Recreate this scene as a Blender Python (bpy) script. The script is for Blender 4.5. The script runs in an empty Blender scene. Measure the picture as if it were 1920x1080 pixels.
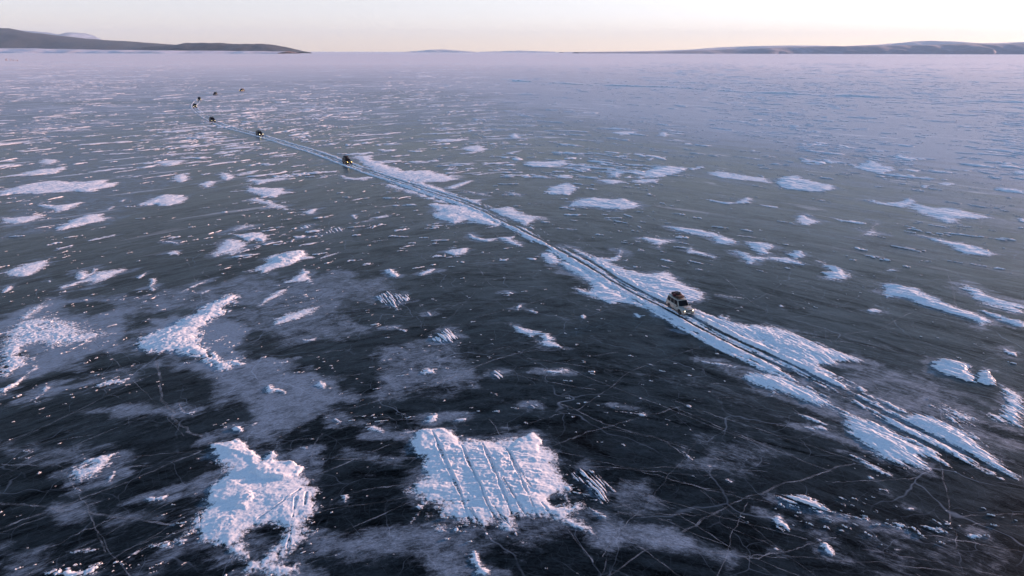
import bpy, bmesh, math, random
import numpy as np
from mathutils import Matrix, Vector, Euler
R = math.radians
scene = bpy.context.scene
col = scene.collection

# ------------------------------------------------------------------ camera
CAM_H = 35.0
FPX = 1280.0                      # focal length in photo pixels (1920 wide)
PITCH = R(19.08)
ROLL = R(0.126)
cam_d = bpy.data.cameras.new("camera")
cam_d.sensor_width = 36.0
cam_d.lens = 36.0 * FPX / 1920.0
cam_d.clip_start = 0.5
cam_d.clip_end = 200000.0
cam = bpy.data.objects.new("camera", cam_d)
col.objects.link(cam)
CAM_R = Matrix.Rotation(math.pi / 2 - PITCH, 3, 'X') @ Matrix.Rotation(ROLL, 3, 'Z')
cam.matrix_world = Matrix.Translation((0, 0, CAM_H)) @ CAM_R.to_4x4()
scene.camera = cam

# ------------------------------------------------------------------ sky, sun, exposure
SUN_AZ = R(60.0)      # to the right of the view direction (+Y)
SUN_EL = R(7.0)
LOW_SKY = 1.33
world = bpy.data.worlds.new("World")
scene.world = world
world.use_nodes = True
wn = world.node_tree
wn.nodes.clear()
w_out = wn.nodes.new("ShaderNodeOutputWorld")
w_bg = wn.nodes.new("ShaderNodeBackground")
w_sky = wn.nodes.new("ShaderNodeTexSky")
w_sky.sky_type = 'NISHITA'
w_sky.sun_disc = False
w_sky.sun_elevation = SUN_EL
w_sky.sun_rotation = SUN_AZ
w_sky.altitude = 1600
w_sky.air_density = 1.0
w_sky.dust_density = 0.9
w_sky.ozone_density = 2.5
w_bg.inputs['Strength'].default_value = 0.15
# thin high veil of cloud / dusty air: the low sky is paler and pinker than the zenith
w_geo = wn.nodes.new("ShaderNodeTexCoord"); w_sep = wn.nodes.new("ShaderNodeSeparateXYZ")
w_map = wn.nodes.new("ShaderNodeMapRange"); w_map.interpolation_type = 'SMOOTHSTEP'
w_map.inputs[1].default_value = 0.03; w_map.inputs[2].default_value = 0.42
w_hsv = wn.nodes.new("ShaderNodeHueSaturation"); w_hsv.inputs['Saturation'].default_value = 0.42; w_hsv.inputs['Value'].default_value = LOW_SKY
w_tint = wn.nodes.new("ShaderNodeMix"); w_tint.data_type = 'RGBA'; w_tint.blend_type = 'MULTIPLY'; w_tint.inputs[0].default_value = 1.0
w_tint.inputs[7].default_value = (1.07, 0.955, 0.955, 1)
w_mix = wn.nodes.new("ShaderNodeMix"); w_mix.data_type = 'RGBA'
wn.links.new(w_geo.outputs['Generated'], w_sep.inputs[0]); wn.links.new(w_sep.outputs[2], w_map.inputs[0])
w_gam = wn.nodes.new('ShaderNodeGamma'); w_gam.inputs[1].default_value = 0.65
wn.links.new(w_sky.outputs[0], w_gam.inputs[0]); wn.links.new(w_gam.outputs[0], w_hsv.inputs['Color']); wn.links.new(w_hsv.outputs[0], w_tint.inputs[6])
w_hm = wn.nodes.new("ShaderNodeMapRange"); w_hm.interpolation_type = 'SMOOTHSTEP'; w_hm.inputs[1].default_value = 0.0; w_hm.inputs[2].default_value = 0.055
w_warm = wn.nodes.new("ShaderNodeMix"); w_warm.data_type = 'RGBA'; w_warm.inputs[6].default_value = (1.13, 1.0, 0.80, 1); w_warm.inputs[7].default_value = (1, 1, 1, 1)
w_t2 = wn.nodes.new("ShaderNodeMix"); w_t2.data_type = 'RGBA'; w_t2.blend_type = 'MULTIPLY'; w_t2.inputs[0].default_value = 1.0
w_hs2 = wn.nodes.new("ShaderNodeHueSaturation"); w_hs2.inputs['Saturation'].default_value = 0.98
wn.links.new(w_sep.outputs[2], w_hm.inputs[0]); wn.links.new(w_hm.outputs[0], w_warm.inputs[0])
wn.links.new(w_tint.outputs[2], w_t2.inputs[6]); wn.links.new(w_warm.outputs[2], w_t2.inputs[7]); wn.links.new(w_sky.outputs[0], w_hs2.inputs['Color'])
wn.links.new(w_map.outputs[0], w_mix.inputs[0]); wn.links.new(w_t2.outputs[2], w_mix.inputs[6]); wn.links.new(w_hs2.outputs[0], w_mix.inputs[7])
wn.links.new(w_mix.outputs[2], w_bg.inputs['Color'])
wn.links.new(w_bg.outputs[0], w_out.inputs['Surface'])

sun_d = bpy.data.lights.new("sun", 'SUN')
sun_d.energy = 5.0
sun_d.angle = R(0.6)
sun_d.color = (1.0, 0.56, 0.42)
sun = bpy.data.objects.new("sun", sun_d)
col.objects.link(sun)
sdir = Vector((math.sin(SUN_AZ) * math.cos(SUN_EL), math.cos(SUN_AZ) * math.cos(SUN_EL), math.sin(SUN_EL)))
sun.rotation_euler = sdir.to_track_quat('Z', 'Y').to_euler()

scene.view_settings.view_transform = 'Standard'
scene.view_settings.look = 'None'
scene.view_settings.gamma = 1.0
scene.view_settings.exposure = 1.25
try:
    scene.cycles.volume_bounces = 0
except Exception:
    pass

# ------------------------------------------------------------------ helpers
def px(x, y, dist=None):
    """point of the ice seen at photo pixel x, y (or the point at a given distance ahead)"""
    d = CAM_R @ Vector(((x - 960) / FPX, -(y - 540) / FPX, -1.0))
    if dist is not None:
        k = dist / d.y
        return (d.x * k, dist, CAM_H + d.z * k)
    k = -CAM_H / d.z
    return (d.x * k, d.y * k)

def tag(o, label=None, cat=None, group=None, kind=None):
    if label: o["label"] = label
    if cat: o["category"] = cat
    if group: o["group"] = group
    if kind: o["kind"] = kind
    return o

def np_mesh(name, co, quads, mat, smooth=True, parent=None, tris=None):
    me = bpy.data.meshes.new(name)
    co = np.asarray(co, dtype=np.float32)
    quads = np.asarray(quads, dtype=np.int32)
    n = len(quads); k = quads.shape[1]
    me.vertices.add(len(co)); me.vertices.foreach_set("co", co.ravel())
    me.loops.add(n * k); me.loops.foreach_set("vertex_index", quads.ravel())
    me.polygons.add(n)
    me.polygons.foreach_set("loop_start", np.arange(0, n * k, k, dtype=np.int32))
    me.polygons.foreach_set("loop_total", np.full(n, k, dtype=np.int32))
    me.update(calc_edges=True)
    me.polygons.foreach_set("use_smooth", np.full(n, smooth, dtype=bool))
    me.materials.append(mat)
    me.validate()
    o = bpy.data.objects.new(name, me)
    col.objects.link(o)
    if parent is not None: o.parent = parent
    return o

def grid_faces(nx, ny):
    i, j = np.meshgrid(np.arange(nx - 1), np.arange(ny - 1), indexing='ij')
    a = (i * ny + j).ravel()
    return np.stack([a, a + ny, a + ny + 1, a + 1], 1)

def smooth01(t):
    t = np.clip(t, 0, 1)
    return t * t * (3 - 2 * t)

def _hash(ix, iy, seed):
    h = (ix.astype(np.int64) * 374761393 + iy.astype(np.int64) * 668265263 + seed * 1442695041) & 0xFFFFFFFF
    h = ((h ^ (h >> 13)) * 1274126177) & 0xFFFFFFFF
    h = ((h ^ (h >> 16)) * 2246822519) & 0xFFFFFFFF
    return ((h ^ (h >> 15)) & 0xFFFFFF) / float(0xFFFFFF)

def vnoise(x, y, seed=0):
    ix = np.floor(x); iy = np.floor(y)
    fx = x - ix; fy = y - iy
    fx = fx * fx * fx * (fx * (fx * 6 - 15) + 10)
    fy = fy * fy * fy * (fy * (fy * 6 - 15) + 10)
    a = _hash(ix, iy, seed); b = _hash(ix + 1, iy, seed)
    c = _hash(ix, iy + 1, seed); d = _hash(ix + 1, iy + 1, seed)
    return (a * (1 - fx) + b * fx) * (1 - fy) + (c * (1 - fx) + d * fx) * fy

def fbm(x, y, seed=0, octv=4, gain=0.5):
    s = 0; amp = 1; tot = 0
    for k in range(octv):
        s = s + amp * (vnoise(x, y, seed + 17 * k) * 2 - 1); tot += amp
        x, y = (x * 1.6 - y * 1.2) * 1.03 + 7.1, (x * 1.2 + y * 1.6) * 1.03 - 3.7
        amp *= gain
    return s / tot * 1.6

def sdf(X, Y, poly):
    """signed distance, positive inside"""
    best = np.full(X.shape, 1e18); inside = np.zeros(X.shape, bool)
    n = len(poly)
    for k in range(n):
        x0, y0 = poly[k]; x1, y1 = poly[(k + 1) % n]
        ex, ey = x1 - x0, y1 - y0
        L = ex * ex + ey * ey + 1e-12
        t = np.clip(((X - x0) * ex + (Y - y0) * ey) / L, 0, 1)
        best = np.minimum(best, (X - x0 - t * ex) ** 2 + (Y - y0 - t * ey) ** 2)
        if y0 != y1:
            cnd = ((y0 > Y) != (y1 > Y)) & (X < (x1 - x0) * (Y - y0) / (y1 - y0) + x0)
            inside ^= cnd
    d = np.sqrt(best)
    return np.where(inside, d, -d)

def line_dist(X, Y, pts):
    """distance to a polyline, side sign and arc length"""
    best = np.full(X.shape, 1e18); side = np.zeros(X.shape); arc = np.zeros(X.shape); acc = 0.0
    for k in range(len(pts) - 1):
        x0, y0 = pts[k]; x1, y1 = pts[k + 1]
        ex, ey = x1 - x0, y1 - y0
        L = ex * ex + ey * ey + 1e-12; l = math.sqrt(L)
        t = np.clip(((X - x0) * ex + (Y - y0) * ey) / L, 0, 1)
        d = (X - x0 - t * ex) ** 2 + (Y - y0 - t * ey) ** 2
        m = d < best
        best = np.where(m, d, best)
        side = np.where(m, np.sign(ex * (Y - y0) - ey * (X - x0)), side)
        arc = np.where(m, acc + t * l, arc)
        acc += l
    return np.sqrt(best), side, arc

def wind_angle(x):
    """bearing of the wind-carved streaks, swinging from left to right of the lake"""
    return -math.atan(1.25 * x / math.sqrt(x * x + 45.0 ** 2))

# ------------------------------------------------------------------ node helpers
class NT:
    def __init__(s, name):
        s.m = bpy.data.materials.new(name); s.m.use_nodes = True
        s.t = s.m.node_tree; s.t.nodes.clear()
        s.out = s.t.nodes.new("ShaderNodeOutputMaterial")
    def n(s, typ, **kw):
        nd = s.t.nodes.new(typ)
        for k, v in kw.items():
            if k in nd.inputs: nd.inputs[k].default_value = v
            else: setattr(nd, k, v)
        return nd
    def l(s, a, b): s.t.links.new(a, b)
    def math(s, op, a, b=None, c=None, clamp=False):
        nd = s.t.nodes.new("ShaderNodeMath"); nd.operation = op; nd.use_clamp = clamp
        for i, v in enumerate((a, b, c)):
            if v is None: continue
            if isinstance(v, (int, float)): nd.inputs[i].default_value = v
            else: s.l(v, nd.inputs[i])
        return nd.outputs[0]
    def mapr(s, v, a, b, c=0.0, d=1.0, smooth=True):
        nd = s.t.nodes.new("ShaderNodeMapRange"); nd.clamp = True
        nd.interpolation_type = 'SMOOTHSTEP' if smooth else 'LINEAR'
        s.l(v, nd.inputs[0])
        for i, q in enumerate((a, b, c, d)): nd.inputs[i + 1].default_value = q
        return nd.outputs[0]
    def mixc(s, f, a, b):
        nd = s.t.nodes.new("ShaderNodeMix"); nd.data_type = 'RGBA'
        for sock, v in ((nd.inputs[0], f), (nd.inputs[6], a), (nd.inputs[7], b)):
            if isinstance(v, (int, float)): sock.default_value = v
            elif isinstance(v, tuple): sock.default_value = (*v, 1) if len(v) == 3 else v
            else: s.l(v, sock)
        return nd.outputs[2]
    def noise(s, vec, scale, detail=4.0, rough=0.55, dist=0.0):
        nd = s.t.nodes.new("ShaderNodeTexNoise")
        nd.inputs['Scale'].default_value = scale; nd.inputs['Detail'].default_value = detail
        nd.inputs['Roughness'].default_value = rough; nd.inputs['Distortion'].default_value = dist
        s.l(vec, nd.inputs['Vector'])
        return nd.outputs['Fac']
    def comb(s, x, y, z=0.0):
        nd = s.t.nodes.new("ShaderNodeCombineXYZ")
        for i, v in enumerate((x, y, z)):
            if isinstance(v, (int, float)): nd.inputs[i].default_value = v
            else: s.l(v, nd.inputs[i])
        return nd.outputs[0]

def simple_mat(name, color, rough=0.5, metal=0.0, bump=None, coat=0.0, emit=None, var=0.0):
    t = NT(name)
    b = t.n("ShaderNodeBsdfPrincipled")
    b.inputs['Base Color'].default_value = (*color, 1)
    b.inputs['Roughness'].default_value = rough
    b.inputs['Metallic'].default_value = metal
    if name == 'tinted_glass': b.inputs['Specular IOR Level'].default_value = 0.12
    if coat: b.inputs['Coat Weight'].default_value = coat
    tc = t.n("ShaderNodeTexCoord")
    if var:
        f = t.noise(tc.outputs['Object'], 3.0, 5)
        c = t.mixc(t.mapr(f, 0.35, 0.7), tuple(k * (1 - var) for k in color), tuple(min(1, k * (1 + var)) for k in color))
        t.l(c, b.inputs['Base Color'])
    if bump:
        bp = t.n("ShaderNodeBump"); bp.inputs['Strength'].default_value = bump[1]; bp.inputs['Distance'].default_value = 0.02
        t.l(t.noise(tc.outputs['Object'], bump[0], 5), bp.inputs['Height']); t.l(bp.outputs[0], b.inputs['Normal'])
    if emit:
        b.inputs['Emission Color'].default_value = (*emit[0], 1); b.inputs['Emission Strength'].default_value = emit[1]
    t.l(b.outputs[0], t.out.inputs['Surface'])
    return t.m

def flow_coords(t):
    """lake coordinates bent along the wind streaks: (x, psi)"""
    g = t.n("ShaderNodeNewGeometry")
    sp = t.n("ShaderNodeSeparateXYZ"); t.l(g.outputs['Position'], sp.inputs[0])
    x, y = sp.outputs[0], sp.outputs[1]
    x2 = t.math('MULTIPLY', x, x)
    rt = t.math('SQRT', t.math('ADD', x2, 45.0 ** 2))
    psi = t.math('ADD', y, t.math('MULTIPLY', rt, 1.25))
    return g.outputs['Position'], x, y, psi

# ------------------------------------------------------------------ materials of the lake
def make_snow_mat():
    t = NT("snow")
    pos, x, y, psi = flow_coords(t)
    b = t.n("ShaderNodeBsdfPrincipled")
    stre = t.noise(t.comb(t.math('MULTIPLY', x, 0.5), t.math('MULTIPLY', psi, 2.2)), 1.0, 5, 0.6)
    grain = t.noise(pos, 5.0, 6, 0.65)
    c = t.mixc(t.mapr(grain, 0.3, 0.7), (0.68, 0.70, 0.74), (0.84, 0.845, 0.86))
    c = t.mixc(t.mapr(stre, 0.55, 0.8, 0, 0.25), c, (0.56, 0.60, 0.67))
    t.l(c, b.inputs['Base Color'])
    b.inputs['Roughness'].default_value = 0.55
    b.inputs['Specular IOR Level'].default_value = 0.3
    h = t.math('ADD', t.math('MULTIPLY', stre, 0.35), t.math('MULTIPLY', grain, 0.5))
    h = t.math('ADD', h, t.math('MULTIPLY', t.noise(pos, 1.7, 5, 0.6), 0.9))
    bp = t.n("ShaderNodeBump"); bp.inputs['Strength'].default_value = 0.8; bp.inputs['Distance'].default_value = 0.05
    t.l(h, bp.inputs['Height']); t.l(bp.outputs[0], b.inputs['Normal'])
    # a thin dusting lets the ice show between the grains
    sp = t.n("ShaderNodeSeparateXYZ"); t.l(pos, sp.inputs[0])
    gr2 = t.math('ADD', t.math('MULTIPLY', t.noise(pos, 3.0, 7, 0.75), 0.85), t.math('MULTIPLY', stre, 0.15))
    thick = t.math('SUBTRACT', sp.outputs[2], t.math('MULTIPLY', t.mapr(gr2, 0.36, 0.66), 0.070))
    al = t.mapr(thick, -0.035, 0.03)
    tr = t.n("ShaderNodeBsdfTransparent"); mx = t.n("ShaderNodeMixShader")
    t.l(al, mx.inputs[0]); t.l(tr.outputs[0], mx.inputs[1]); t.l(b.outputs[0], mx.inputs[2])
    t.l(mx.outputs[0], t.out.inputs['Surface'])
    return t.m
SNOW = make_snow_mat()

def make_ice_mat():
    t = NT("lake_ice")
    pos, x, y, psi = flow_coords(t)
    att = t.n("ShaderNodeAttribute"); att.attribute_name = "frost"; att.attribute_type = 'GEOMETRY'
    frost_a = att.outputs['Fac']
    dist = t.math('SQRT', t.math('ADD', t.math('MULTIPLY', x, x), t.math('MULTIPLY', y, y)))
    flow = t.comb(t.math('MULTIPLY', x, 0.42), t.math('MULTIPLY', psi, 0.9))
    # dark clear ice, slightly mottled
    mot = t.noise(flow, 0.30, 6, 0.62, 1.2)
    fine = t.noise(flow, 1.5, 8, 0.74, 1.0)
    mott = t.math('ADD', t.math('MULTIPLY', mot, 0.5), t.math('MULTIPLY', fine, 0.5))
    grit = t.noise(flow, 7.0, 6, 0.8, 0.3)
    mott = t.math('ADD', t.math('MULTIPLY', mott, 0.62), t.math('MULTIPLY', grit, 0.38))
    clear = t.mixc(t.mapr(mott, 0.42, 0.62), (0.0006, 0.0015, 0.0024), (0.012, 0.020, 0.026))
    warm = t.noise(pos, 0.05, 3, 0.5)
    clear = t.mixc(t.mapr(warm, 0.5, 0.68, 0, 0.25), clear, (0.013, 0.011, 0.010))
    # cloudy inclusions
    big = t.noise(flow, 0.10, 5, 0.6, 0.8)
    # crack web inside the ice
    wv = t.n("ShaderNodeTexNoise"); wv.inputs['Scale'].default_value = 0.12; wv.inputs['Detail'].default_value = 3
    t.l(pos, wv.inputs['Vector'])
    vm = t.n("ShaderNodeVectorMath", operation='MULTIPLY_ADD')
    t.l(wv.outputs['Color'], vm.inputs[0]); vm.inputs[1].default_value = (7, 7, 0); t.l(pos, vm.inputs[2])
    def crack(scale, w, amt):
        v = t.n("ShaderNodeTexVoronoi"); v.feature = 'DISTANCE_TO_EDGE'; v.voronoi_dimensions = '2D'
        v.inputs['Scale'].default_value = scale; v.inputs['Randomness'].default_value = 1.0
        t.l(vm.outputs[0], v.inputs['Vector'])
        return t.mapr(v.outputs['Distance'], 0.0, w, amt, 0.0)
    brk = t.mapr(t.noise(pos, 0.09, 4, 0.6), 0.42, 0.62)
    c1 = t.math('MULTIPLY', crack(0.075, 0.010, 0.60), brk)
    c2 = t.math('MULTIPLY', crack(0.23, 0.014, 0.40), t.mapr(t.noise(pos, 0.13, 3), 0.40, 0.62))
    c3 = crack(0.9, 0.035, 0.09)
    cr = t.math('ADD', t.math('ADD', c1, c2), c3)
    # frost film: painted veils broken up by wind streaks + a general one growing with distance and rightward, partly painted glare
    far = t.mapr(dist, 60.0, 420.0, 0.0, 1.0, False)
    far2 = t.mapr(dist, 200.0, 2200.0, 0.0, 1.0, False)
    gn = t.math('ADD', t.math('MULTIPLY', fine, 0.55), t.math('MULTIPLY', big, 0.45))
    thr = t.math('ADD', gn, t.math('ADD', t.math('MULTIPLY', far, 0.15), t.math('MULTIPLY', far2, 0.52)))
    side = t.mapr(t.math('ADD', x, t.math('MULTIPLY', y, 0.25)), 30.0, 420.0, 0.0, 0.36)  # more frost toward the right, part of it painted sun glare
    side_sheen = t.mapr(t.math('ADD', x, t.math('MULTIPLY', y, 0.30)), 110.0, 420.0, 0.0, 0.30)  # second ramp: low-sun sheen of the far right painted as paler frost
    thr = t.math('ADD', t.math('ADD', thr, side), side_sheen)
    bands = t.noise(t.comb(t.math('MULTIPLY', x, 0.003), t.math('MULTIPLY', y, 0.009)), 1.0, 5, 0.6, 0.6)
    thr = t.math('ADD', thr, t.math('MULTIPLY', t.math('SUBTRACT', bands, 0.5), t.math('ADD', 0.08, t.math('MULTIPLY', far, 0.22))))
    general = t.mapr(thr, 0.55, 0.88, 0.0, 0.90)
    tex = t.math('ADD', t.math('MULTIPLY', t.noise(flow, 1.6, 10, 0.85, 0.5), 1.6), t.math('MULTIPLY', t.noise(pos, 0.35, 7, 0.7, 0.6), 1.0))
    veil = t.mapr(t.math('ADD', t.math('MULTIPLY', frost_a, 0.9), t.math('SUBTRACT', tex, 1.3)), 0.16, 0.80, 0.0, 0.72)
    fr = t.math('MAXIMUM', general, veil)
    fr = t.math('MULTIPLY', fr, t.mapr(grit, 0.32, 0.68, 0.35, 1.55, False))
    fr = t.math('ADD', fr, t.math('MULTIPLY', cr, 0.5), None, True)
    c = t.mixc(fr, clear, t.mixc(far2, (0.25, 0.335, 0.43), (0.95, 0.79, 0.76)))  # far frost shifts to pale pink, warm sheen put into its colour
    # thin wind-blown snow streaks lying on far ice
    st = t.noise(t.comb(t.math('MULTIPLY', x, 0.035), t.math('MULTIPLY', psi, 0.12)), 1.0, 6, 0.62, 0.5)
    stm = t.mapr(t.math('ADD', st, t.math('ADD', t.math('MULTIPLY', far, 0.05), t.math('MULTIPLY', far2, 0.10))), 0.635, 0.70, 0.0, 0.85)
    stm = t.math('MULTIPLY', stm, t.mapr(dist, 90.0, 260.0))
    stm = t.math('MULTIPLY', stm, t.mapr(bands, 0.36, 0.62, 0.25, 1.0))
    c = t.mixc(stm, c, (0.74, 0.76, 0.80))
    b = t.n("ShaderNodeBsdfPrincipled")
    t.l(c, b.inputs['Base Color'])
    b.inputs['IOR'].default_value = 1.31
    allf = t.math('MAXIMUM', fr, stm)
    t.l(t.mapr(allf, 0.0, 0.6, 0.28, 0.48, False), b.inputs['Roughness'])
    spn = t.mapr(t.math('ADD', t.math('MULTIPLY', mott, 0.7), t.math('MULTIPLY', mot, 0.3)), 0.41, 0.61, 0.01, 0.24, False)
    spn = t.math('ADD', spn, t.math('MULTIPLY', far, 0.26))
    smx = t.n("ShaderNodeMix"); smx.data_type = 'FLOAT'; t.l(t.mapr(allf, 0.1, 0.6), smx.inputs[0]); t.l(spn, smx.inputs[2]); t.l(t.math('ADD', 0.30, t.math('MULTIPLY', far, 0.68)), smx.inputs[3])
    t.l(smx.outputs[0], b.inputs['Specular IOR Level'])
    h = t.math('ADD', t.math('MULTIPLY', fine, 1.0), t.math('ADD', t.math('MULTIPLY', allf, 0.5), t.math('MULTIPLY', t.noise(pos, 2.5, 4), 0.25)))
    bp = t.n("ShaderNodeBump"); bp.inputs['Strength'].default_value = 0.4; bp.inputs['Distance'].default_value = 0.05
    t.l(h, bp.inputs['Height']); t.l(bp.outputs[0], b.inputs['Normal'])
    t.l(b.outputs[0], t.out.inputs['Surface'])
    return t.m
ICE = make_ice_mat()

def view(ox, oy, s):
    return lambda pts: [(ox + x / s, oy + y / s) for x, y in pts]
V4 = view(0, 220, 2.511); V5 = view(640, 220, 2.511); V6 = view(1280, 220, 2.511)
W1 = view(0, 640, 2.4547); W2 = view(640, 640, 2.4547); W3 = view(1280, 640, 2.4547)
N1 = view(340, 780, 3.6); N2 = view(740, 780, 3.6); N3 = view(1380, 580, 3.374)
FP = lambda pts: pts
def W(pts): return [px(a, b) for a, b in pts]

# ------------------------------------------------------------------ the ice sheet
VEILS = [
 (.55, [(180,560),(300,540),(480,520),(640,505),(700,520),(720,560),(640,600),(520,600),(420,580),(300,585),(200,590)]),
 (.75, [(0,590),(100,560),(240,590),(260,650),(130,680),(60,720),(0,740)]),
 (.70, [(370,700),(450,670),(560,690),(680,700),(640,760),(560,790),(520,840),(430,830),(430,770)]),
 (.55, [(720,650),(860,640),(900,680),(860,730),(760,740),(690,740)]),
 (.62, [(130,768),(260,762),(420,765),(430,775),(260,780),(140,778)]),
 (.62, [(90,945),(200,950),(340,975),(340,990),(200,980),(90,955)]),
 (.60, [(560,980),(700,990),(860,1030),(860,1075),(700,1066),(580,1040)]),
 (.70, [(1130,985),(1250,1000),(1380,1030),(1400,1062),(1280,1045),(1150,1020)]),
 (.55, [(660,850),(760,845),(780,880),(700,890)]),
 (.60, [(880,795),(980,790),(990,812),(900,817)]),
 (.40, [(1290,800),(1420,820),(1480,850),(1400,900),(1300,870)]),
 (.45, [(1150,920),(1210,900),(1225,950),(1180,970)]),
 (.26, [(1480,975),(1700,980),(1925,1010),(1925,1090),(1600,1085)]),
 (.50, [(-5,1030),(200,1045),(300,1070),(300,1090),(-5,1090)]),
 (.45, [(-10,230),(300,270),(330,330),(250,420),(-10,450)]),
 (.50, [(1600,665),(1750,700),(1850,780),(1925,840),(1925,900),(1700,830),(1500,720)]),
 (.90, [(230,620),(330,590),(440,585),(470,640),(440,700),(380,690),(260,668)]),
 (.45, [(-5,842),(120,845),(290,862),(290,880),(130,875),(-5,860)]),
 (.45, [(640,520),(720,520),(760,545),(700,580),(620,570)]),
 (.5, [(370,580),(600,560),(700,600),(640,640),(500,640)]),
 (.45, [(30,655),(250,700),(300,720),(170,715),(40,690)]),
 (.4, [(980,900),(1060,960),(1120,1010),(1000,1040),(860,1000)]),
 (.55, [(1390,700),(1500,705),(1640,800),(1700,880),(1560,800)]),
]
def build_ice():
    def axis(lo, hi, step, far_lo, far_hi, g=1.22):
        mid = np.arange(lo, hi + step / 2, step)
        a = []; s = step; v = lo
        while v > far_lo: s *= g; v -= s; a.append(v)
        b = []; s = step; v = hi
        while v < far_hi: s *= g; v += s; b.append(v)
        return np.array(a[::-1] + list(mid) + b)
    xs = axis(-110, 110, 0.5, -60000, 60000)
    ys = axis(18, 190, 0.5, -3000, 90000)
    X, Y = np.meshgrid(xs, ys, indexing='ij')
    fr = np.zeros(X.shape)
    sub = (np.abs(X) < 300) & (Y > 0) & (Y < 400)
    xs_, ys_ = X[sub], Y[sub]
    wob = fbm(xs_ * 0.25, ys_ * 0.25, 5, 4) * 1.6
    acc = np.zeros(xs_.shape)
    for k, poly in VEILS:
        w = W(poly)
        d = sdf(xs_, ys_, w)
        size = 0.25 * math.sqrt(max(1, abs(sum(w[i][0] * w[(i+1) % len(w)][1] - w[(i+1) % len(w)][0] * w[i][1] for i in range(len(w)))) / 2))
        soft = min(4.5, max(1.2, size * 0.55))
        acc = np.maximum(acc, k * smooth01((d + wob * soft * 0.8) / soft * 0.5 + 0.5))
    # thin blown snow round the drifts
    wob2 = fbm(xs_ * 0.12, (ys_ + 1.25 * np.sqrt(xs_ ** 2 + 2025)) * 0.5, 15, 4)
    for w, f in DUST:
        w = np.array(w); m = np.where((xs_ > w[:, 0].min() - 9) & (xs_ < w[:, 0].max() + 9) & (ys_ > w[:, 1].min() - 9) & (ys_ < w[:, 1].max() + 9))[0]
        if len(m) == 0: continue
        d = sdf(xs_[m], ys_[m], [tuple(q) for q in w]); ext = 1.0 + 2.2 * f
        acc[m] = np.maximum(acc[m], 0.56 * smooth01(1 + (d + wob2[m] * ext * 0.9) / ext) * (0.75 + 0.4 * wob2[m]))
    fr[sub] = acc
    co = np.stack([X.ravel(), Y.ravel(), np.zeros(X.size)], 1)
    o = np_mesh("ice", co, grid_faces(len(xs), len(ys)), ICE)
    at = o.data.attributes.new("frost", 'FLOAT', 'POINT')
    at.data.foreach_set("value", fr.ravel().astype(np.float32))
    tag(o, "dark frozen lake ice stretching to the horizon", None, None, 'structure')
DUST = []

# ------------------------------------------------------------------ the track
TRACK_PX = [(374,186),(364,198),(372,210),(398,226),(430,239),(487,254),(540,270),(600,288),(652,308),(720,331),(799,356),(879,382),(960,419),(1038,457),(1100,493),(1172,535),(1235,568),(1294,598),(1380,643),(1440,671),(1501,700),(1558,729),(1620,763),(1672,792),(1736,822),(1790,849),(1848,881),(1925,922),(2010,966)]
def catmull(P, n=14):
    P = [np.array(p) for p in P]; P = [2 * P[0] - P[1]] + P + [2 * P[-1] - P[-2]]
    out = []
    for i in range(1, len(P) - 2):
        for k in range(n):
            t = k / n
            out.append(0.5 * ((2 * P[i]) + (-P[i-1] + P[i+1]) * t + (2*P[i-1] - 5*P[i] + 4*P[i+1] - P[i+2]) * t*t + (-P[i-1] + 3*P[i] - 3*P[i+1] + P[i+2]) * t**3))
    out.append(P[-2])
    return np.array(out)
TRACK = catmull(W(TRACK_PX), 5)
TRACK_NEAR = TRACK
def rut_cut(X, Y):
    """how strongly a tyre rut of the track cuts here (0..1)"""
    out = np.zeros(X.shape)
    x0, x1, y0, y1 = X.min() - 3, X.max() + 3, Y.min() - 3, Y.max() + 3
    keep = (TRACK[:, 0] > x0 - 12) & (TRACK[:, 0] < x1 + 12) & (TRACK[:, 1] > y0 - 12) & (TRACK[:, 1] < y1 + 12)
    if keep.sum() < 2: return out, None
    idx = np.where(keep)[0]
    d, s, a = line_dist(X, Y, TRACK[max(0, idx[0]-1): idx[-1] + 2])
    t = d * s
    wob = fbm(a * 0.15, a * 0, 3, 2) * 0.12
    for c in (-0.82, 0.82):
        out = np.maximum(out, 1 - smooth01((np.abs(t + wob - c) - 0.24) / 0.16))
    return out, t

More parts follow.
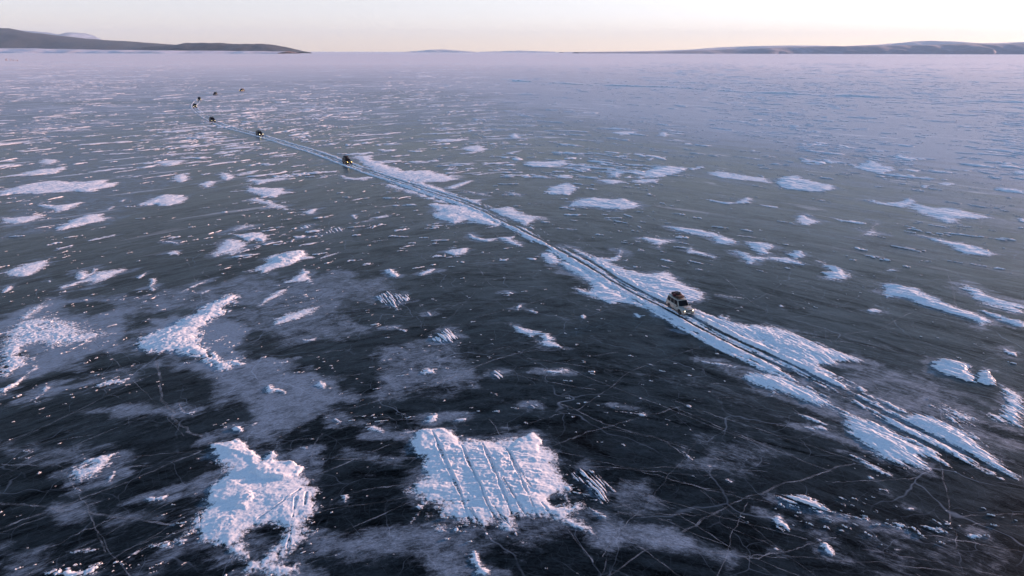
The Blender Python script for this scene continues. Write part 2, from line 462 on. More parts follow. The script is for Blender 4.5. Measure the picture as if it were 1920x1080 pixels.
# ------------------------------------------------------------------ snow drifts
def drift(label, V, pts, H=0.22, f=0.5, comb=None, grooves=None, holes=None, ang=None, group=None, berm=None, rough=1.0, seed=None, steps=None, crumb=0.0, aniso=1.0):
    global DCOUNT
    DCOUNT += 1
    sd = DCOUNT * 31 if seed is None else seed
    wp = W(V(pts))
    P = np.array(wp)
    cx, cy = P.mean(0)
    depth = math.hypot(cy, CAM_H)
    near = math.hypot(P[:, 1].min(), CAM_H)
    th = wind_angle(cx) if ang is None else math.atan2(*(np.array(W(V(ang))[1]) - np.array(W(V(ang))[0]))[::-1])
    ca, sa = math.cos(th), math.sin(th)
    # local frame: u along the streaks, v across them
    DUST.append((wp, f))
    L = np.stack([(P[:, 0] - cx) * ca + (P[:, 1] - cy) * sa, -(P[:, 0] - cx) * sa + (P[:, 1] - cy) * ca], 1)
    f = f * min(2.2, max(0.6, depth / 80.0))
    lo = L.min(0) - 1.2 * f - 0.4; hi = L.max(0) + 1.2 * f + 0.4
    st = max(0.055, min(near, depth) / 683.0 * 0.62)
    area = (hi - lo).prod()
    st = max(st, math.sqrt(area / 60000.0))
    nx = max(10, int((hi[0] - lo[0]) / st)); ny = max(10, int((hi[1] - lo[1]) / st))
    u, v = np.meshgrid(np.linspace(lo[0], hi[0], nx), np.linspace(lo[1], hi[1], ny), indexing='ij')
    d = sdf(u, v, [tuple(q) for q in L])
    if holes:
        for hp in holes:
            hw = np.array(W(V(hp))); hl = np.stack([(hw[:, 0] - cx) * ca + (hw[:, 1] - cy) * sa, -(hw[:, 0] - cx) * sa + (hw[:, 1] - cy) * ca], 1)
            d = np.minimum(d, -sdf(u, v, [tuple(q) for q in hl]))
    X = cx + u * ca - v * sa; Y = cy + u * sa + v * ca
    parea = abs(sum(L[i][0] * L[(i + 1) % len(L)][1] - L[(i + 1) % len(L)][0] * L[i][1] for i in range(len(L)))) / 2
    f = f if aniso < 1 else max(f, min(0.55 * max(1, depth / 90), 0.16 * math.sqrt(parea) * max(1, depth / 120)))
    k = 1.0 / max(0.42, f)
    streak = fbm(u * 0.24 * k + 3.1, v * 2.8 * k, sd, 5, 0.6)          # long thin fingers
    blob = fbm(u * 0.7 * k, v * 0.7 * k, sd + 5, 5, 0.6)
    dd = d + f * (0.95 * aniso * streak + (0.55 + 0.5 * (1 - aniso)) * blob)
    if aniso < 1:
        dd = dd + 0.55 * fbm(u * 0.45, v * 0.45, sd + 50, 4, 0.6)
    if crumb:
        cr = fbm(X * 1.8, Y * 1.8, sd + 9, 4, 0.65)
        dd = dd - crumb * smooth01(1 - d / 2.2) * smooth01((cr - 0.02) * 2.5)
    w = max(0.45, min(2.2, 0.16 * math.sqrt(area)))
    body = np.where(dd > 0, 1 - np.exp(-(np.maximum(dd, 0) / w) ** 1.35 * 1.2), dd / w)
    H = H * 0.66 + 0.05 + (0.10 if comb else 0)
    # sastrugi relief: ridges along the wind, scoured lumps
    r1 = 1 - np.abs(fbm(u * 0.30, v * 1.3, sd + 11, 4))
    r2 = fbm(u * 0.22 + 9, v * 0.5, sd + 13, 3)
    r3 = fbm(u * 1.5, v * 2.4, sd + 15, 4, 0.6)
    rel = 0.66 + 0.30 * r2 + 0.26 * (r1 - 0.6) + 0.05 * r3
    z = H * np.where(body > 0, body * np.clip(rel, 0.12, 2), body)
    # scoured crust scales
    sc = fbm(u * 1.1, v * 1.1, sd + 21, 3)
    z += np.where(body > 0, np.minimum(body, 1) * 0.015 * rough * np.clip(fbm(u * 2.6, v * 4.5, sd + 23, 4, 0.6) * 2.2 + sc, -1, 1.6), 0)
    ch = smooth01((fbm(u * 1.9 + 4, v * 2.3, sd + 27, 4, 0.65) - 0.10) * 3.0) * smooth01((fbm(u * 0.35, v * 0.5, sd + 29, 3) + 0.35) * 1.5)
    z += np.where(body > 0, np.minimum(body, 1) * (0.022 if aniso == 1 else 0.04) * rough * ch, 0)
    if comb:
        cw = 0.5 + 0.5 * np.sin((v + 0.16 * fbm(u * 0.3, v * 0.9, sd + 2, 3)) * 2 * math.pi / comb)
        cw = cw + 0.75 * fbm(u * 0.5, v * 4, sd + 4, 3)
        z = z - H * 1.1 * (1 - smooth01((cw - 0.25) / 0.35))
    if steps is not None:
        for sp, hgt in steps:                      # raised wind slabs
            sw = np.array(W(V(sp))); sl = np.stack([(sw[:, 0] - cx) * ca + (sw[:, 1] - cy) * sa, -(sw[:, 0] - cx) * sa + (sw[:, 1] - cy) * ca], 1)
            q = sdf(u, v, [tuple(t) for t in sl]) + 0.30 * fbm(u * 1.1, v * 1.1, sd + 30, 5, 0.6)
            z += np.where(body > 0, 0.55 * hgt * smooth01(q / 0.55) * (0.8 + 0.5 * fbm(u * 0.8, v * 0.8, sd + 33, 3)), 0)
    if grooves:
        for g in grooves:
            gw = W(V(g[0])); gl = [((a - cx) * ca + (b - cy) * sa, -(a - cx) * sa + (b - cy) * ca) for a, b in gw]
            gd, gs, ga = line_dist(u, v, gl)
            gd = np.abs(gd + 0.10 * fbm(u * 0.8, v * 0.8, sd + 40, 4))
            hw = g[1] * (0.62 + 0.40 * fbm(ga * 0.25, ga * 0, sd + 44, 3))
            cut = 1 - smooth01((gd - hw * 0.55) / (hw * 0.5))
            z = np.where(body > 0, z * (1 - np.clip(0.70 + 0.4 * fbm(ga * 0.3 + 5, ga * 0, sd + 45, 3), .1, .8) * cut) + g[2] * (0.6 + fbm(u * 1.2, v * 1.2, sd + 46, 3)) * smooth01(1 - np.abs(gd - hw * 1.45) / (hw * 0.7)) * np.minimum(body, 1), z)
    rc, t = rut_cut(X, Y)
    z = z - rc * (np.maximum(z, 0) + 0.05)
    if t is not None:
        z = np.where((np.abs(t) < 0.55), np.minimum(z, 0.07 + 0.03 * r3), z)
    if berm is not None:
        pass
    keep_v = z > -0.03
    F = grid_faces(nx, ny)
    kf = keep_v.ravel()[F].any(1)
    F = F[kf]
    if len(F) < 4:
        print("EMPTY DRIFT", label); return None
    used, inv = np.unique(F.ravel(), return_inverse=True)
    z = np.maximum(z, -0.12)
    co = np.stack([(X - cx).ravel()[used], (Y - cy).ravel()[used], z.ravel()[used]], 1)
    o = np_mesh("snow_drift", co, inv.reshape(-1, 4), SNOW)
    o.location = (cx, cy, 0)
    tag(o, label, "snow drift", group or "wind-carved snow drifts lying on the ice")
    return o
DCOUNT = 0
D = drift
C = "comb of thin parallel snow strips "

# --- the two big ones in front
D("large thick snow slab with a dark ice hole near its lower end, left foreground", N1,
  [(190,185),(290,172),(370,150),(430,180),(520,250),(550,270),(590,230),(640,225),(680,280),(740,300),(850,335),(855,400),(900,460),(940,510),(910,580),(870,650),(880,720),(900,760),(880,820),(850,870),(800,900),(790,960),(850,1090),(400,1090),(430,1010),(380,960),(300,940),(200,900),(100,880),(40,830),(-10,830),(20,720),(60,640),(130,600),(150,540),(160,460),(230,410),(250,360),(200,340),(190,260)],
  H=0.46, f=0.24, crumb=0.30, aniso=0.15,
  holes=[[(425,850),(480,770),(570,740),(650,762),(640,820),(570,870),(520,960),(470,910)],[(120,880),(180,870),(190,930),(110,920)],[(670,950),(780,955),(770,985),(670,985)],[(430,1060),(530,1050),(540,1090),(430,1090)],[(20,830),(70,825),(80,860),(30,880)]],
  steps=[([(195,185),(370,152),(430,182),(530,260),(560,345),(480,330),(300,240),(200,215)],0.35),
         ([(470,330),(580,300),(740,302),(850,337),(830,385),(690,450),(560,430),(450,400)],0.42),
         ([(160,470),(330,440),(480,470),(500,560),(440,640),(300,620),(165,570)],0.22),
         ([(590,232),(640,228),(680,280),(600,310),(550,290)],0.2)],
  grooves=[([(775,560),(740,760),(715,960)],0.13,0.03),([(845,520),(830,640),(810,800)],0.10,0.02),([(800,500),(680,590),(520,700)],0.09,0.03),([(130,600),(135,870)],0.08,0.02),([(45,650),(48,830)],0.06,0.02)])
D("large snow sheet scored by slanting tyre grooves, centre foreground", N2,
  [(110,170),(180,90),(240,85),(340,80),(400,100),(440,150),(560,155),(680,150),(750,145),(850,135),(930,105),(1000,160),(1000,185),(1080,220),(1120,300),(1110,360),(1140,400),(1150,440),(1190,480),(1180,560),(1190,590),(1280,570),(1270,620),(1220,680),(1300,740),(1400,835),(1380,850),(1300,790),(1200,770),(1100,740),(980,700),(900,690),(820,680),(790,700),(830,770),(860,850),(840,850),(790,790),(720,790),(680,730),(640,760),(655,830),(635,830),(590,790),(540,750),(400,720),(340,690),(200,685),(200,640),(170,600),(140,560),(80,500),(140,440),(150,380),(140,280)],
  H=0.44, f=0.18, crumb=0.15, aniso=0.15, rough=1.6,
  holes=[[(195,625),(230,610),(280,640),(270,660),(220,650)],[(680,715),(710,712),(715,735),(690,738)],[(1130,490),(1190,500),(1180,520),(1130,510)],[(1080,555),(1130,552),(1150,570),(1090,570)],[(1180,430),(1240,470),(1260,520),(1200,540),(1200,480)],[(1145,420),(1165,422),(1162,440),(1145,438)]],
  steps=[([(180,92),(340,82),(430,150),(470,240),(300,200),(190,250),(120,200)],0.16),([(760,240),(850,140),(930,107),(1000,165),(990,280),(960,360),(850,260)],0.22),([(660,240),(720,230),(760,330),(740,420),(680,330)],0.14)],
  grooves=[([(250,100),(300,210),(350,330),(420,480),(455,560),(480,640),(500,700),(560,760)],0.26,0.05),([(450,200),(530,380),(580,480),(620,590),(680,690),(720,740)],0.24,0.06),
           ([(590,190),(660,340),(710,470),(750,560),(790,660)],0.27,0.05),([(690,370),(740,450),(820,570),(900,690)],0.12,0.05),([(700,160),(770,250),(820,360),(870,480),(920,580),(975,700)],0.24,0.05),([(840,370),(900,460),(990,590),(1110,740)],0.12,0.05),([(660,600),(740,700),(800,770)],0.10,0.09),([(500,620),(570,720),(630,800)],0.1,0.09)])
D(C+"beside the right edge of the grooved snow sheet", N2, [(1190,380),(1290,340),(1420,420),(1480,500),(1440,560),(1390,600),(1340,560),(1280,480)], H=0.12, f=0.25, comb=0.36, ang=[(1190,380),(1390,600)])
D("narrow ragged snow tongue running off the bottom edge below the grooved sheet", N2, [(440,895),(500,930),(520,950),(530,870),(560,930),(600,990),(680,1090),(560,1090),(520,1010)], H=0.30, f=0.25)
D("pointed snow finger, left one of two poking out under the grooved sheet", N2, [(570,740),(600,735),(625,780),(655,832),(640,835),(600,795)], H=0.35, f=0.08, aniso=.5)
D("pointed snow finger, right one of two poking out under the grooved sheet", N2, [(760,700),(800,720),(830,770),(860,850),(845,852),(800,800),(770,760)], H=0.35, f=0.08, aniso=.5)
D("ragged snow bits hanging under the left part of the grooved sheet", N2, [(240,740),(300,725),(350,720),(355,790),(330,795),(280,780)], H=0.2, f=0.2)
D("crooked snow finger left below the grooved sheet", N2, [(90,725),(120,690),(150,660),(120,600),(150,590),(200,600),(210,620),(170,680),(110,728)], H=0.2, f=0.2, crumb=0.3)
D("broken snow crumbs between the grooved sheet and its lower tongue", N2, [(400,740),(470,760),(500,800),(480,830),(440,810),(400,780)], H=0.15, f=0.25, crumb=0.4)
D("thin snow spike off the lower right corner of the grooved sheet", N2, [(1290,600),(1340,630),(1440,675),(1445,700),(1400,690),(1340,650)], H=0.15, f=0.12)
D("snow crumbs behind the top left corner of the grooved sheet", W2, [(375,365),(410,335),(440,328),(465,340),(430,375),(390,392)], H=0.18, f=0.3, crumb=0.3)
D("thin snow arc at the top left shoulder of the grooved sheet", W2, [(262,432),(290,415),(350,404),(365,408),(320,422),(275,438)], H=0.12, f=0.15)
D("flat snow scrap left above the grooved sheet", W2, [(105,395),(150,388),(195,402),(210,415),(185,427),(130,412)], H=0.15, f=0.25)
D("small snow bit behind the middle of the grooved sheet", W2, [(522,358),(560,352),(585,352),(568,370),(535,370)], H=0.12, f=0.2)
D("round snow lump between the two large foreground snow patches", W2, [(-5,705),(30,704),(36,720),(22,748),(8,745)], H=0.28, f=0.12)
D("pale flat oval snow film with a bright left tip, above the grooved sheet", W2, [(905,125),(930,128),(960,130),(1050,120),(1058,145),(980,153),(940,145)], H=0.10, f=0.25)
D("cluster of snow crumbs on a pale veil above the grooved sheet", W2, [(360,130),(400,118),(432,130),(440,150),(395,158),(365,148)], H=0.12, f=0.5, crumb=0.6)
D(C+"small, above and left of the pale oval film", W2, [(685,132),(728,130),(752,165),(710,176)], H=0.08, f=0.15, comb=0.5, ang=[(690,135),(740,170)])
D(C+"tiny, between pale oval film and grooved sheet", W2, [(865,280),(900,280),(912,302),(880,308)], H=0.08, f=0.15, comb=0.45, ang=[(870,285),(900,305)])
D("snow dashes in a row right of the grooved sheet", W2, [(1278,322),(1340,325),(1400,330),(1408,346),(1380,348),(1340,334)], H=0.10, f=0.3)
D("short snow stroke above the grooved sheet's left groove", W2, [(588,186),(600,190),(617,210),(605,214)], H=0.12, f=0.15)
D("twin snow crumbs right of the short stroke above the grooved sheet", W2, [(678,226),(700,236),(722,240),(718,252),(690,242)], H=0.12, f=0.2)

# --- lower left
D("ragged snow flake with finger edges standing alone on black ice, far left foreground", W1, [(303,600),(340,580),(370,572),(400,545),(430,530),(470,505),(490,500),(520,515),(548,525),(520,570),(490,590),(460,612),(400,635),(375,652),(330,655),(318,635)], H=0.25, f=0.3, crumb=0.3)
D("slim snow hook right of the ragged flake", W1, [(480,655),(495,630),(512,615),(520,585),(528,585),(530,610),(515,660)], H=0.18, f=0.12)
D("small snow tooth below the ragged flake", W1, [(335,668),(360,675),(382,690),(375,696),(345,682)], H=0.15, f=0.12)
D("lacy snow patch between pale ice streaks, upper left of the ragged flake", W1, [(388,226),(420,205),(450,188),(520,168),(560,172),(607,163),(595,182),(570,197),(520,207),(440,212),(410,224)], H=0.2, f=0.3, crumb=0.4)
D("slanting snow scraps left of the lacy patch", W1, [(125,282),(160,255),(185,235),(200,205),(242,194),(225,225),(200,245),(165,280)], H=0.2, f=0.25, crumb=0.4)
D("warm lit slanting snow ridge running off the left edge", W1, [(-8,222),(30,210),(70,185),(110,150),(165,108),(184,105),(178,125),(130,155),(110,180),(60,215),(28,238),(-8,245)], H=0.5, f=0.25)
D("chunky snow cluster on the blue veil below the long warm drift", W1, [(960,60),(985,40),(1015,60),(1030,90),(1060,85),(1090,78),(1135,108),(1100,118),(1060,112),(1035,140),(1010,152),(985,120)], H=0.35, f=0.3, crumb=0.5)
D("snow dash with a chunky left end on the veil above the large holed slab", W1, [(1218,205),(1245,198),(1270,215),(1320,228),(1312,240),(1270,232),(1240,243),(1222,238)], H=0.3, f=0.15)
D("triangular snow scrap on the veil, upper right of the large holed slab", W1, [(1438,218),(1455,190),(1478,178),(1515,198),(1490,222),(1462,215),(1440,250)], H=0.22, f=0.2, crumb=0.3)
D("checkmark shaped snow scrap on the long pale ice strip", W1, [(820,283),(832,300),(842,322),(870,322),(912,318),(900,332),(870,343),(838,332),(826,305)], H=0.2, f=0.1)
D("broken snow scraps left of the large holed slab", W1, [(668,725),(690,715),(730,713),(750,708),(783,698),(770,720),(755,742),(735,738),(690,747)], H=0.22, f=0.2, crumb=0.2)
D("small snow chip on the pale strip at the far left", W1, [(98,502),(125,500),(162,495),(150,512),(130,520),(110,514)], H=0.18, f=0.1)
D("flat snow chip below the small chip at the far left", W1, [(78,535),(110,530),(140,532),(132,543),(100,542)], H=0.12, f=0.1)
D("crumbly snow patch cut by the bottom edge at the far left", W1, [(150,1090),(200,1060),(240,1045),(300,1035),(335,1040),(345,1060),(400,1040),(440,1030),(485,1032),(460,1055),(430,1068),(350,1090)], H=0.3, f=0.35, crumb=0.6)
D("slanting snow sliver left below the large holed slab", W1, [(588,992),(620,965),(650,950),(655,958),(630,975),(600,997)], H=0.12, f=0.1)
D("string of thin snow dashes at the lower left above the crumbly bottom patch", W1, [(305,975),(340,962),(400,950),(456,955),(440,965),(395,972)], H=0.12, f=0.2, crumb=0.2)
D("crumbs scattered off the lower left corner of the large holed slab", W1, [(678,940),(700,928),(740,930),(800,912),(860,905),(862,935),(800,950),(740,952),(700,958)], H=0.2, f=0.3, crumb=0.5)
D("thin snow dashes above the dark ice right of the blue veil", W1, [(1238,98),(1280,95),(1330,86),(1342,100),(1300,104),(1260,106)], H=0.15, f=0.2, crumb=0.2)
D("lone snow chip right of the top of the large holed slab", W1, [(1373,487),(1400,484),(1422,480),(1415,500),(1395,497)], H=0.2, f=0.08)
D("bright snow crumbs just behind the large holed slab", W1, [(1062,402),(1085,388),(1112,392),(1132,415),(1105,425),(1080,418)], H=0.25, f=0.2, crumb=0.3)
D("tiny warm snow sliver behind the large holed slab", W1, [(1148,388),(1170,375),(1193,371),(1180,382),(1160,393)], H=0.15, f=0.08)
D("snow chip pair on black ice between the slab and the grooved sheet", W1, [(1528,350),(1545,350),(1575,368),(1565,378),(1540,368)], H=0.2, f=0.12)

# --- left middle distance
D("long warm lit snow ridge spilling down onto the blue ice veil, left middle", FP, [(245,650),(262,628),(320,607),(340,594),(362,588),(378,572),(392,566),(410,560),(428,548),(455,553),(448,566),(425,576),(440,585),(405,598),(382,618),(388,645),(405,662),(425,682),(440,675),(455,680),(420,700),(398,694),(370,676),(330,664),(270,664)], H=0.60, f=0.5, crumb=1.5, rough=2.2)
D("curling warm lit snow ridge in the cluttered area at the left edge", FP, [(85,650),(95,615),(100,590),(110,600),(105,625),(130,620),(122,640),(95,655)], H=0.4, f=0.4, crumb=0.5)
D("ragged warm snow heap against the left edge", FP, [(-5,660),(10,620),(40,625),(60,640),(45,665),(75,668),(30,700),(-5,720)], H=0.4, f=0.5, crumb=1.2, rough=2)
D("flat blue-white snow field above the ragged heap at the left edge", FP, [(-5,625),(30,600),(80,590),(140,600),(210,625),(190,640),(120,655),(60,650),(0,660)], H=0.14, f=0.9, crumb=1.8, rough=2)
D("slanting warm snow streak above the cluttered area at the left", V4, [(98,945),(130,925),(160,905),(212,878),(208,893),(170,915),(140,935),(110,948)], H=0.35, f=0.2)
D("snow crumbs left of the long warm ridge", FP, [(90,560),(60,575),(38,588),(30,602),(55,598),(90,575)], H=0.2, f=0.4, crumb=0.5)
D("slanting snow streak with a forked tip on the pale band", V4, [(838,827),(900,795),(975,764),(982,768),(950,785),(905,803),(860,825)], H=0.3, f=0.15)
D("flat curved snow sliver under the forked streak", V4, [(888,812),(930,826),(970,815),(995,808),(985,822),(950,833),(915,830)], H=0.15, f=0.15)
D("broken crumbs above the pale band", V4, [(690,762),(715,755),(745,758),(740,775),(725,790),(738,815),(712,822),(698,800),(705,780)], H=0.25, f=0.2, crumb=0.3)
D("little snow flake left of the broken crumbs above the pale band", V4, [(633,757),(660,742),(690,730),(685,748),(655,762)], H=0.2, f=0.2)
D("long spear shaped snow drift pointing right, left middle distance", V4, [(275,805),(310,790),(340,778),(400,757),(440,728),(500,722),(590,711),(608,716),(560,738),(520,755),(470,775),(430,792),(415,775),(370,785),(330,800),(300,813)], H=0.4, f=0.45)
D("blue shaded snow shoulder behind the spear shaped drift", V4, [(345,742),(370,725),(405,715),(420,735),(440,705),(465,715),(445,740),(400,762),(360,765)], H=0.3, f=0.4)
D("grey snow drift tapering to the upper right near the left edge", V4, [(-5,735),(30,722),(80,700),(170,676),(240,667),(238,690),(200,715),(160,742),(90,757),(15,752)], H=0.28, f=0.5)
D("small snow scrap at the left edge below the grey tapering drift", V4, [(0,830),(20,805),(50,792),(72,798),(50,815),(20,830)], H=0.25, f=0.3)
D("round snow lump under the grey tapering drift", V4, [(222,772),(235,765),(243,772),(235,782)], H=0.25, f=0.08)
D("two lobed snow drift, lower lobe", V4, [(983,652),(1005,625),(1030,595),(1055,578),(1095,572),(1168,588),(1162,618),(1130,640),(1095,653),(1050,648),(1010,657)], H=0.28, f=0.35)
D("two lobed snow drift, upper lobe with bright rounded right end", V4, [(1050,548),(1100,546),(1140,552),(1190,540),(1238,540),(1255,555),(1270,578),(1240,590),(1195,582),(1160,590),(1130,565)], H=0.5, f=0.25)
D("thin snow film above the two lobed drift", V4, [(1085,530),(1130,512),(1190,504),(1200,512),(1150,530),(1100,538)], H=0.12, f=0.3)
D("blocky snow drift with bright flat top right of the two lobed drift", V4, [(1150,730),(1200,708),(1240,685),(1240,665),(1290,645),(1410,621),(1445,632),(1448,652),(1490,662),(1430,672),(1370,697),(1300,715),(1232,740),(1210,728)], H=0.55, f=0.28, steps=[([(1290,665),(1400,625),(1442,640),(1400,680),(1320,690)],0.3)])
D("snow triangle with two spikes below the blocky drift", V4, [(1338,782),(1365,760),(1400,740),(1428,716),(1470,728),(1455,745),(1478,790),(1468,792),(1445,768),(1410,778),(1370,778)], H=0.35, f=0.2)
D("thin tick of snow right of the spiked triangle", V4, [(1500,662),(1540,650),(1595,633),(1600,637),(1550,657),(1505,668)], H=0.15, f=0.1)
D("narrow slanting snow wedge below the spiked triangle", V4, [(1205,888),(1235,860),(1270,835),(1310,815),(1362,797),(1345,818),(1310,848),(1280,858),(1240,888)], H=0.4, f=0.25)
D("wide combed snow fan above the dark ice, centre left", V4, [(1270,978),(1300,950),(1330,925),(1430,903),(1530,880),(1500,905),(1460,928),(1400,955),(1340,970),(1290,988)], H=0.22, f=0.5)
D("small blue snow chip at the edge of the dark ice, centre left", V4, [(1410,1038),(1440,1045),(1490,1037),(1485,1052),(1450,1060),(1425,1052)], H=0.2, f=0.15)
D("combed snow patch right of centre left, striped by tyre marks", V4, [(1490,548),(1530,538),(1575,518),(1605,515),(1610,540),(1570,548)], H=0.12, f=0.2, comb=0.8, ang=[(1580,515),(1605,545)])
D("faint snow strokes left of the striped patch", V4, [(1400,522),(1425,512),(1450,503),(1472,510),(1445,525),(1415,530)], H=0.12, f=0.2, comb=0.9, ang=[(1440,505),(1470,525)])
D("flat bowl shaped snow sliver below the striped patch", V4, [(1362,556),(1400,560),(1442,556),(1430,568),(1395,570)], H=0.2, f=0.15)
D("big oval snow drift with flat top, left middle distance", V4, [(652,413),(690,392),(720,376),(770,366),(870,364),(888,382),(860,402),(810,415),(770,420),(730,412),(690,418)], H=0.5, f=0.4)
D("round snow drift above the big oval drift", V4, [(800,290),(815,278),(840,270),(885,263),(890,295),(855,308),(815,303)], H=0.4, f=0.25)
D("thin flat snow tongue above the round drift", V4, [(733,222),(765,212),(800,204),(862,203),(860,214),(820,226),(770,229)], H=0.35, f=0.3)
D("boat shaped snow drift with raised right tip, left", V4, [(165,408),(215,410),(262,414),(330,406),(388,396),(392,403),(350,425),(310,440),(270,448),(235,432),(190,422)], H=0.5, f=0.35)
D("very long ribbed snow drift reaching in from the left edge", V4, [(-8,350),(40,335),(80,326),(150,312),(215,300),(290,296),(330,305),(420,300),(510,292),(490,310),(560,306),(540,322),(480,340),(420,356),(340,350),(250,358),(180,362),(60,362),(-8,372)], H=0.5, f=0.6)
D("flat snow wedge above the very long ribbed drift", V4, [(90,269),(130,255),(180,246),(250,240),(312,232),(322,244),(270,262),(220,270),(150,273)], H=0.45, f=0.4)
D("low snow drift at the left edge below the boat shaped one", V4, [(-5,468),(50,472),(120,465),(215,457),(205,470),(160,487),(110,500),(60,505),(-5,497)], H=0.3, f=0.5)
D("fan shaped snow drift with bright spine below the boat shaped one", V4, [(248,524),(290,505),(330,485),(400,462),(493,452),(490,470),(545,474),(500,486),(420,503),(350,520),(290,533)], H=0.5, f=0.5)
D("small flat snow film high on the left", V4, [(158,218),(200,195),(240,196),(282,200),(285,210),(230,222)], H=0.3, f=0.4)
D("knobbly snow lump with bright right side, upper left", V4, [(1028,272),(1035,260),(1060,262),(1103,270),(1106,284),(1065,298),(1040,292)], H=0.4, f=0.25)
D("thin slanted snow needle right of the knobbly lump", V4, [(1110,270),(1160,258),(1220,249),(1222,255),(1170,268),(1120,275)], H=0.25, f=0.15)
D("forked snow streak pointing right below the needle", V4, [(1158,284),(1200,290),(1240,292),(1310,284),(1375,286),(1340,295),(1270,306),(1215,316),(1170,302)], H=0.3, f=0.3)
D("wedge shaped snow drift with bright right end below the forked streak", V4, [(1165,325),(1200,332),(1240,330),(1335,335),(1350,348),(1378,353),(1330,364),(1290,376),(1245,376),(1210,365),(1160,350)], H=0.45, f=0.35)
D("trailing snow tatters under the wedge shaped drift", V4, [(1150,388),(1190,378),(1240,385),(1310,405),(1360,422),(1352,437),(1290,428),(1230,408)], H=0.22, f=0.5)
D("smudge of snow left of the wedge shaped drift", V4, [(928,320),(955,308),(985,297),(1025,305),(1005,322),(985,333),(950,330)], H=0.25, f=0.4)
D("pale smudge of snow right of the trailing tatters", V4, [(1425,448),(1450,432),(1500,428),(1490,445),(1470,458),(1435,455)], H=0.2, f=0.3)
D("thin wavy snow thread in the dark gap at the left", V4, [(765,583),(800,581),(830,588),(862,597),(850,601),(815,594),(780,589)], H=0.2, f=0.1)
D("thin snow thread low at the left", V4, [(258,618),(290,612),(345,600),(342,606),(300,617),(272,624)], H=0.2, f=0.1)
D("dotted snow thread below the fan shaped drift", V4, [(400,583),(440,572),(490,562),(548,550),(545,557),(490,570),(420,585)], H=0.2, f=0.2)
D("flat star shaped snow film left of centre", V4, [(778,642),(805,632),(830,628),(856,640),(840,650),(815,648),(800,655)], H=0.12, f=0.25)
D("little snow tick below the big oval drift", V4, [(498,432),(520,420),(547,417),(530,430),(505,440)], H=0.2, f=0.15)
D("tiny snow speck left of the big oval drift", V4, [(560,396),(578,388),(593,385),(585,396),(570,400)], H=0.2, f=0.12)

# --- centre
D(C+"on dark ice left of centre", V5, [(158,840),(175,840),(200,820),(225,818),(245,832),(290,822),(315,835),(334,858),(300,872),(285,885),(262,907),(230,895),(200,880),(178,860)], H=0.16, f=0.18, comb=0.42, ang=[(200,820),(270,905)])
D(C+"further down from the dark comb left of centre", V5, [(423,1052),(440,1028),(470,1000),(500,990),(540,1010),(568,1040),(530,1058),(480,1065),(440,1062)], H=0.18, f=0.2, comb=0.42, ang=[(480,995),(550,1060)])
D("pointed snow floe with a hollow left side, centre", FP, [(956,607),(975,613),(998,620),(1030,625),(1042,640),(1062,655),(1040,653),(1018,649),(1003,640),(990,632),(968,622)], H=0.4, f=0.15, holes=[[(1001,630),(1012,629),(1011,640),(1004,640)]])
D("round snow lump left of centre", V5, [(203,722),(235,714),(262,728),(280,748),(255,755),(222,745)], H=0.4, f=0.12)
D("slim grey snow chip right of the round lump left of centre", V5, [(357,738),(375,728),(405,717),(452,714),(440,726),(410,738),(370,750)], H=0.25, f=0.15)
D("flat snow scrap with toothed lower edge, centre", V5, [(488,632),(510,622),(550,617),(600,611),(600,630),(575,645),(535,652),(505,645)], H=0.3, f=0.2)
D("worm shaped snow ridge, left one of two below the track", V5, [(593,547),(612,548),(640,565),(680,572),(735,572),(735,580),(690,586),(640,582),(605,566)], H=0.35, f=0.12)
D("worm shaped snow ridge, right one of two below the track", V5, [(733,567),(760,562),(795,562),(825,550),(812,572),(840,590),(870,606),(850,613),(800,600),(745,580)], H=0.35, f=0.12)
D("crumbly snow clump touching the track, centre", V5, [(924,652),(945,640),(985,636),(1020,650),(1045,672),(1015,695),(975,692),(945,670)], H=0.28, f=0.3, crumb=0.4)
D("round flat snow drift right of the track, upper centre", V5, [(958,350),(985,322),(1030,312),(1065,308),(1125,330),(1105,348),(1070,368),(1030,362),(985,364)], H=0.45, f=0.3)
D("wide flat snow drift with saw toothed lower edge, upper centre", V5, [(1058,422),(1085,398),(1120,384),(1190,374),(1270,388),(1320,380),(1350,384),(1425,417),(1390,428),(1320,438),(1270,432),(1220,428),(1150,422)], H=0.4, f=0.45)
D("smooth flat oval snow drift, upper centre", V5, [(848,216),(880,207),(960,207),(1050,205),(1072,220),(1040,232),(980,238),(910,234)], H=0.35, f=0.35)
D("small chunky snow lump above the wide flat drift", V5, [(1255,263),(1280,253),(1305,252),(1328,265),(1310,280),(1275,279)], H=0.4, f=0.25)
D("broad pale snow drift at the far right of the upper centre", V5, [(1400,280),(1420,252),(1470,238),(1540,226),(1605,234),(1640,240),(1605,262),(1540,275),(1490,287),(1430,284)], H=0.35, f=0.6)
D("thin snow film left of the broad pale drift", V5, [(1198,296),(1250,290),(1330,296),(1342,308),(1280,318),(1230,312)], H=0.2, f=0.4)
D("bumpy snow strip under the broad pale drift", V5, [(1350,302),(1400,293),(1450,290),(1503,290),(1485,306),(1430,312),(1380,308)], H=0.3, f=0.35)
D("lacy flat snow film above the long blue-white blade", V5, [(1383,570),(1430,558),(1480,568),(1582,582),(1540,595),(1490,615),(1465,600),(1430,583)], H=0.2, f=0.4, crumb=0.5)
D("wing shaped snow spur pointing up right beside the track, upper centre", V5, [(478,333),(520,322),(560,308),(615,296),(605,308),(570,325),(530,337),(490,338)], H=0.4, f=0.25)
D("small wing of snow below the first spur beside the track", V5, [(558,376),(600,388),(640,388),(668,382),(650,398),(615,408),(585,395)], H=0.3, f=0.2)
D("thin snow dashes right of the wing shaped spur", V5, [(578,345),(620,350),(680,362),(700,370),(650,367),(600,357)], H=0.2, f=0.25)
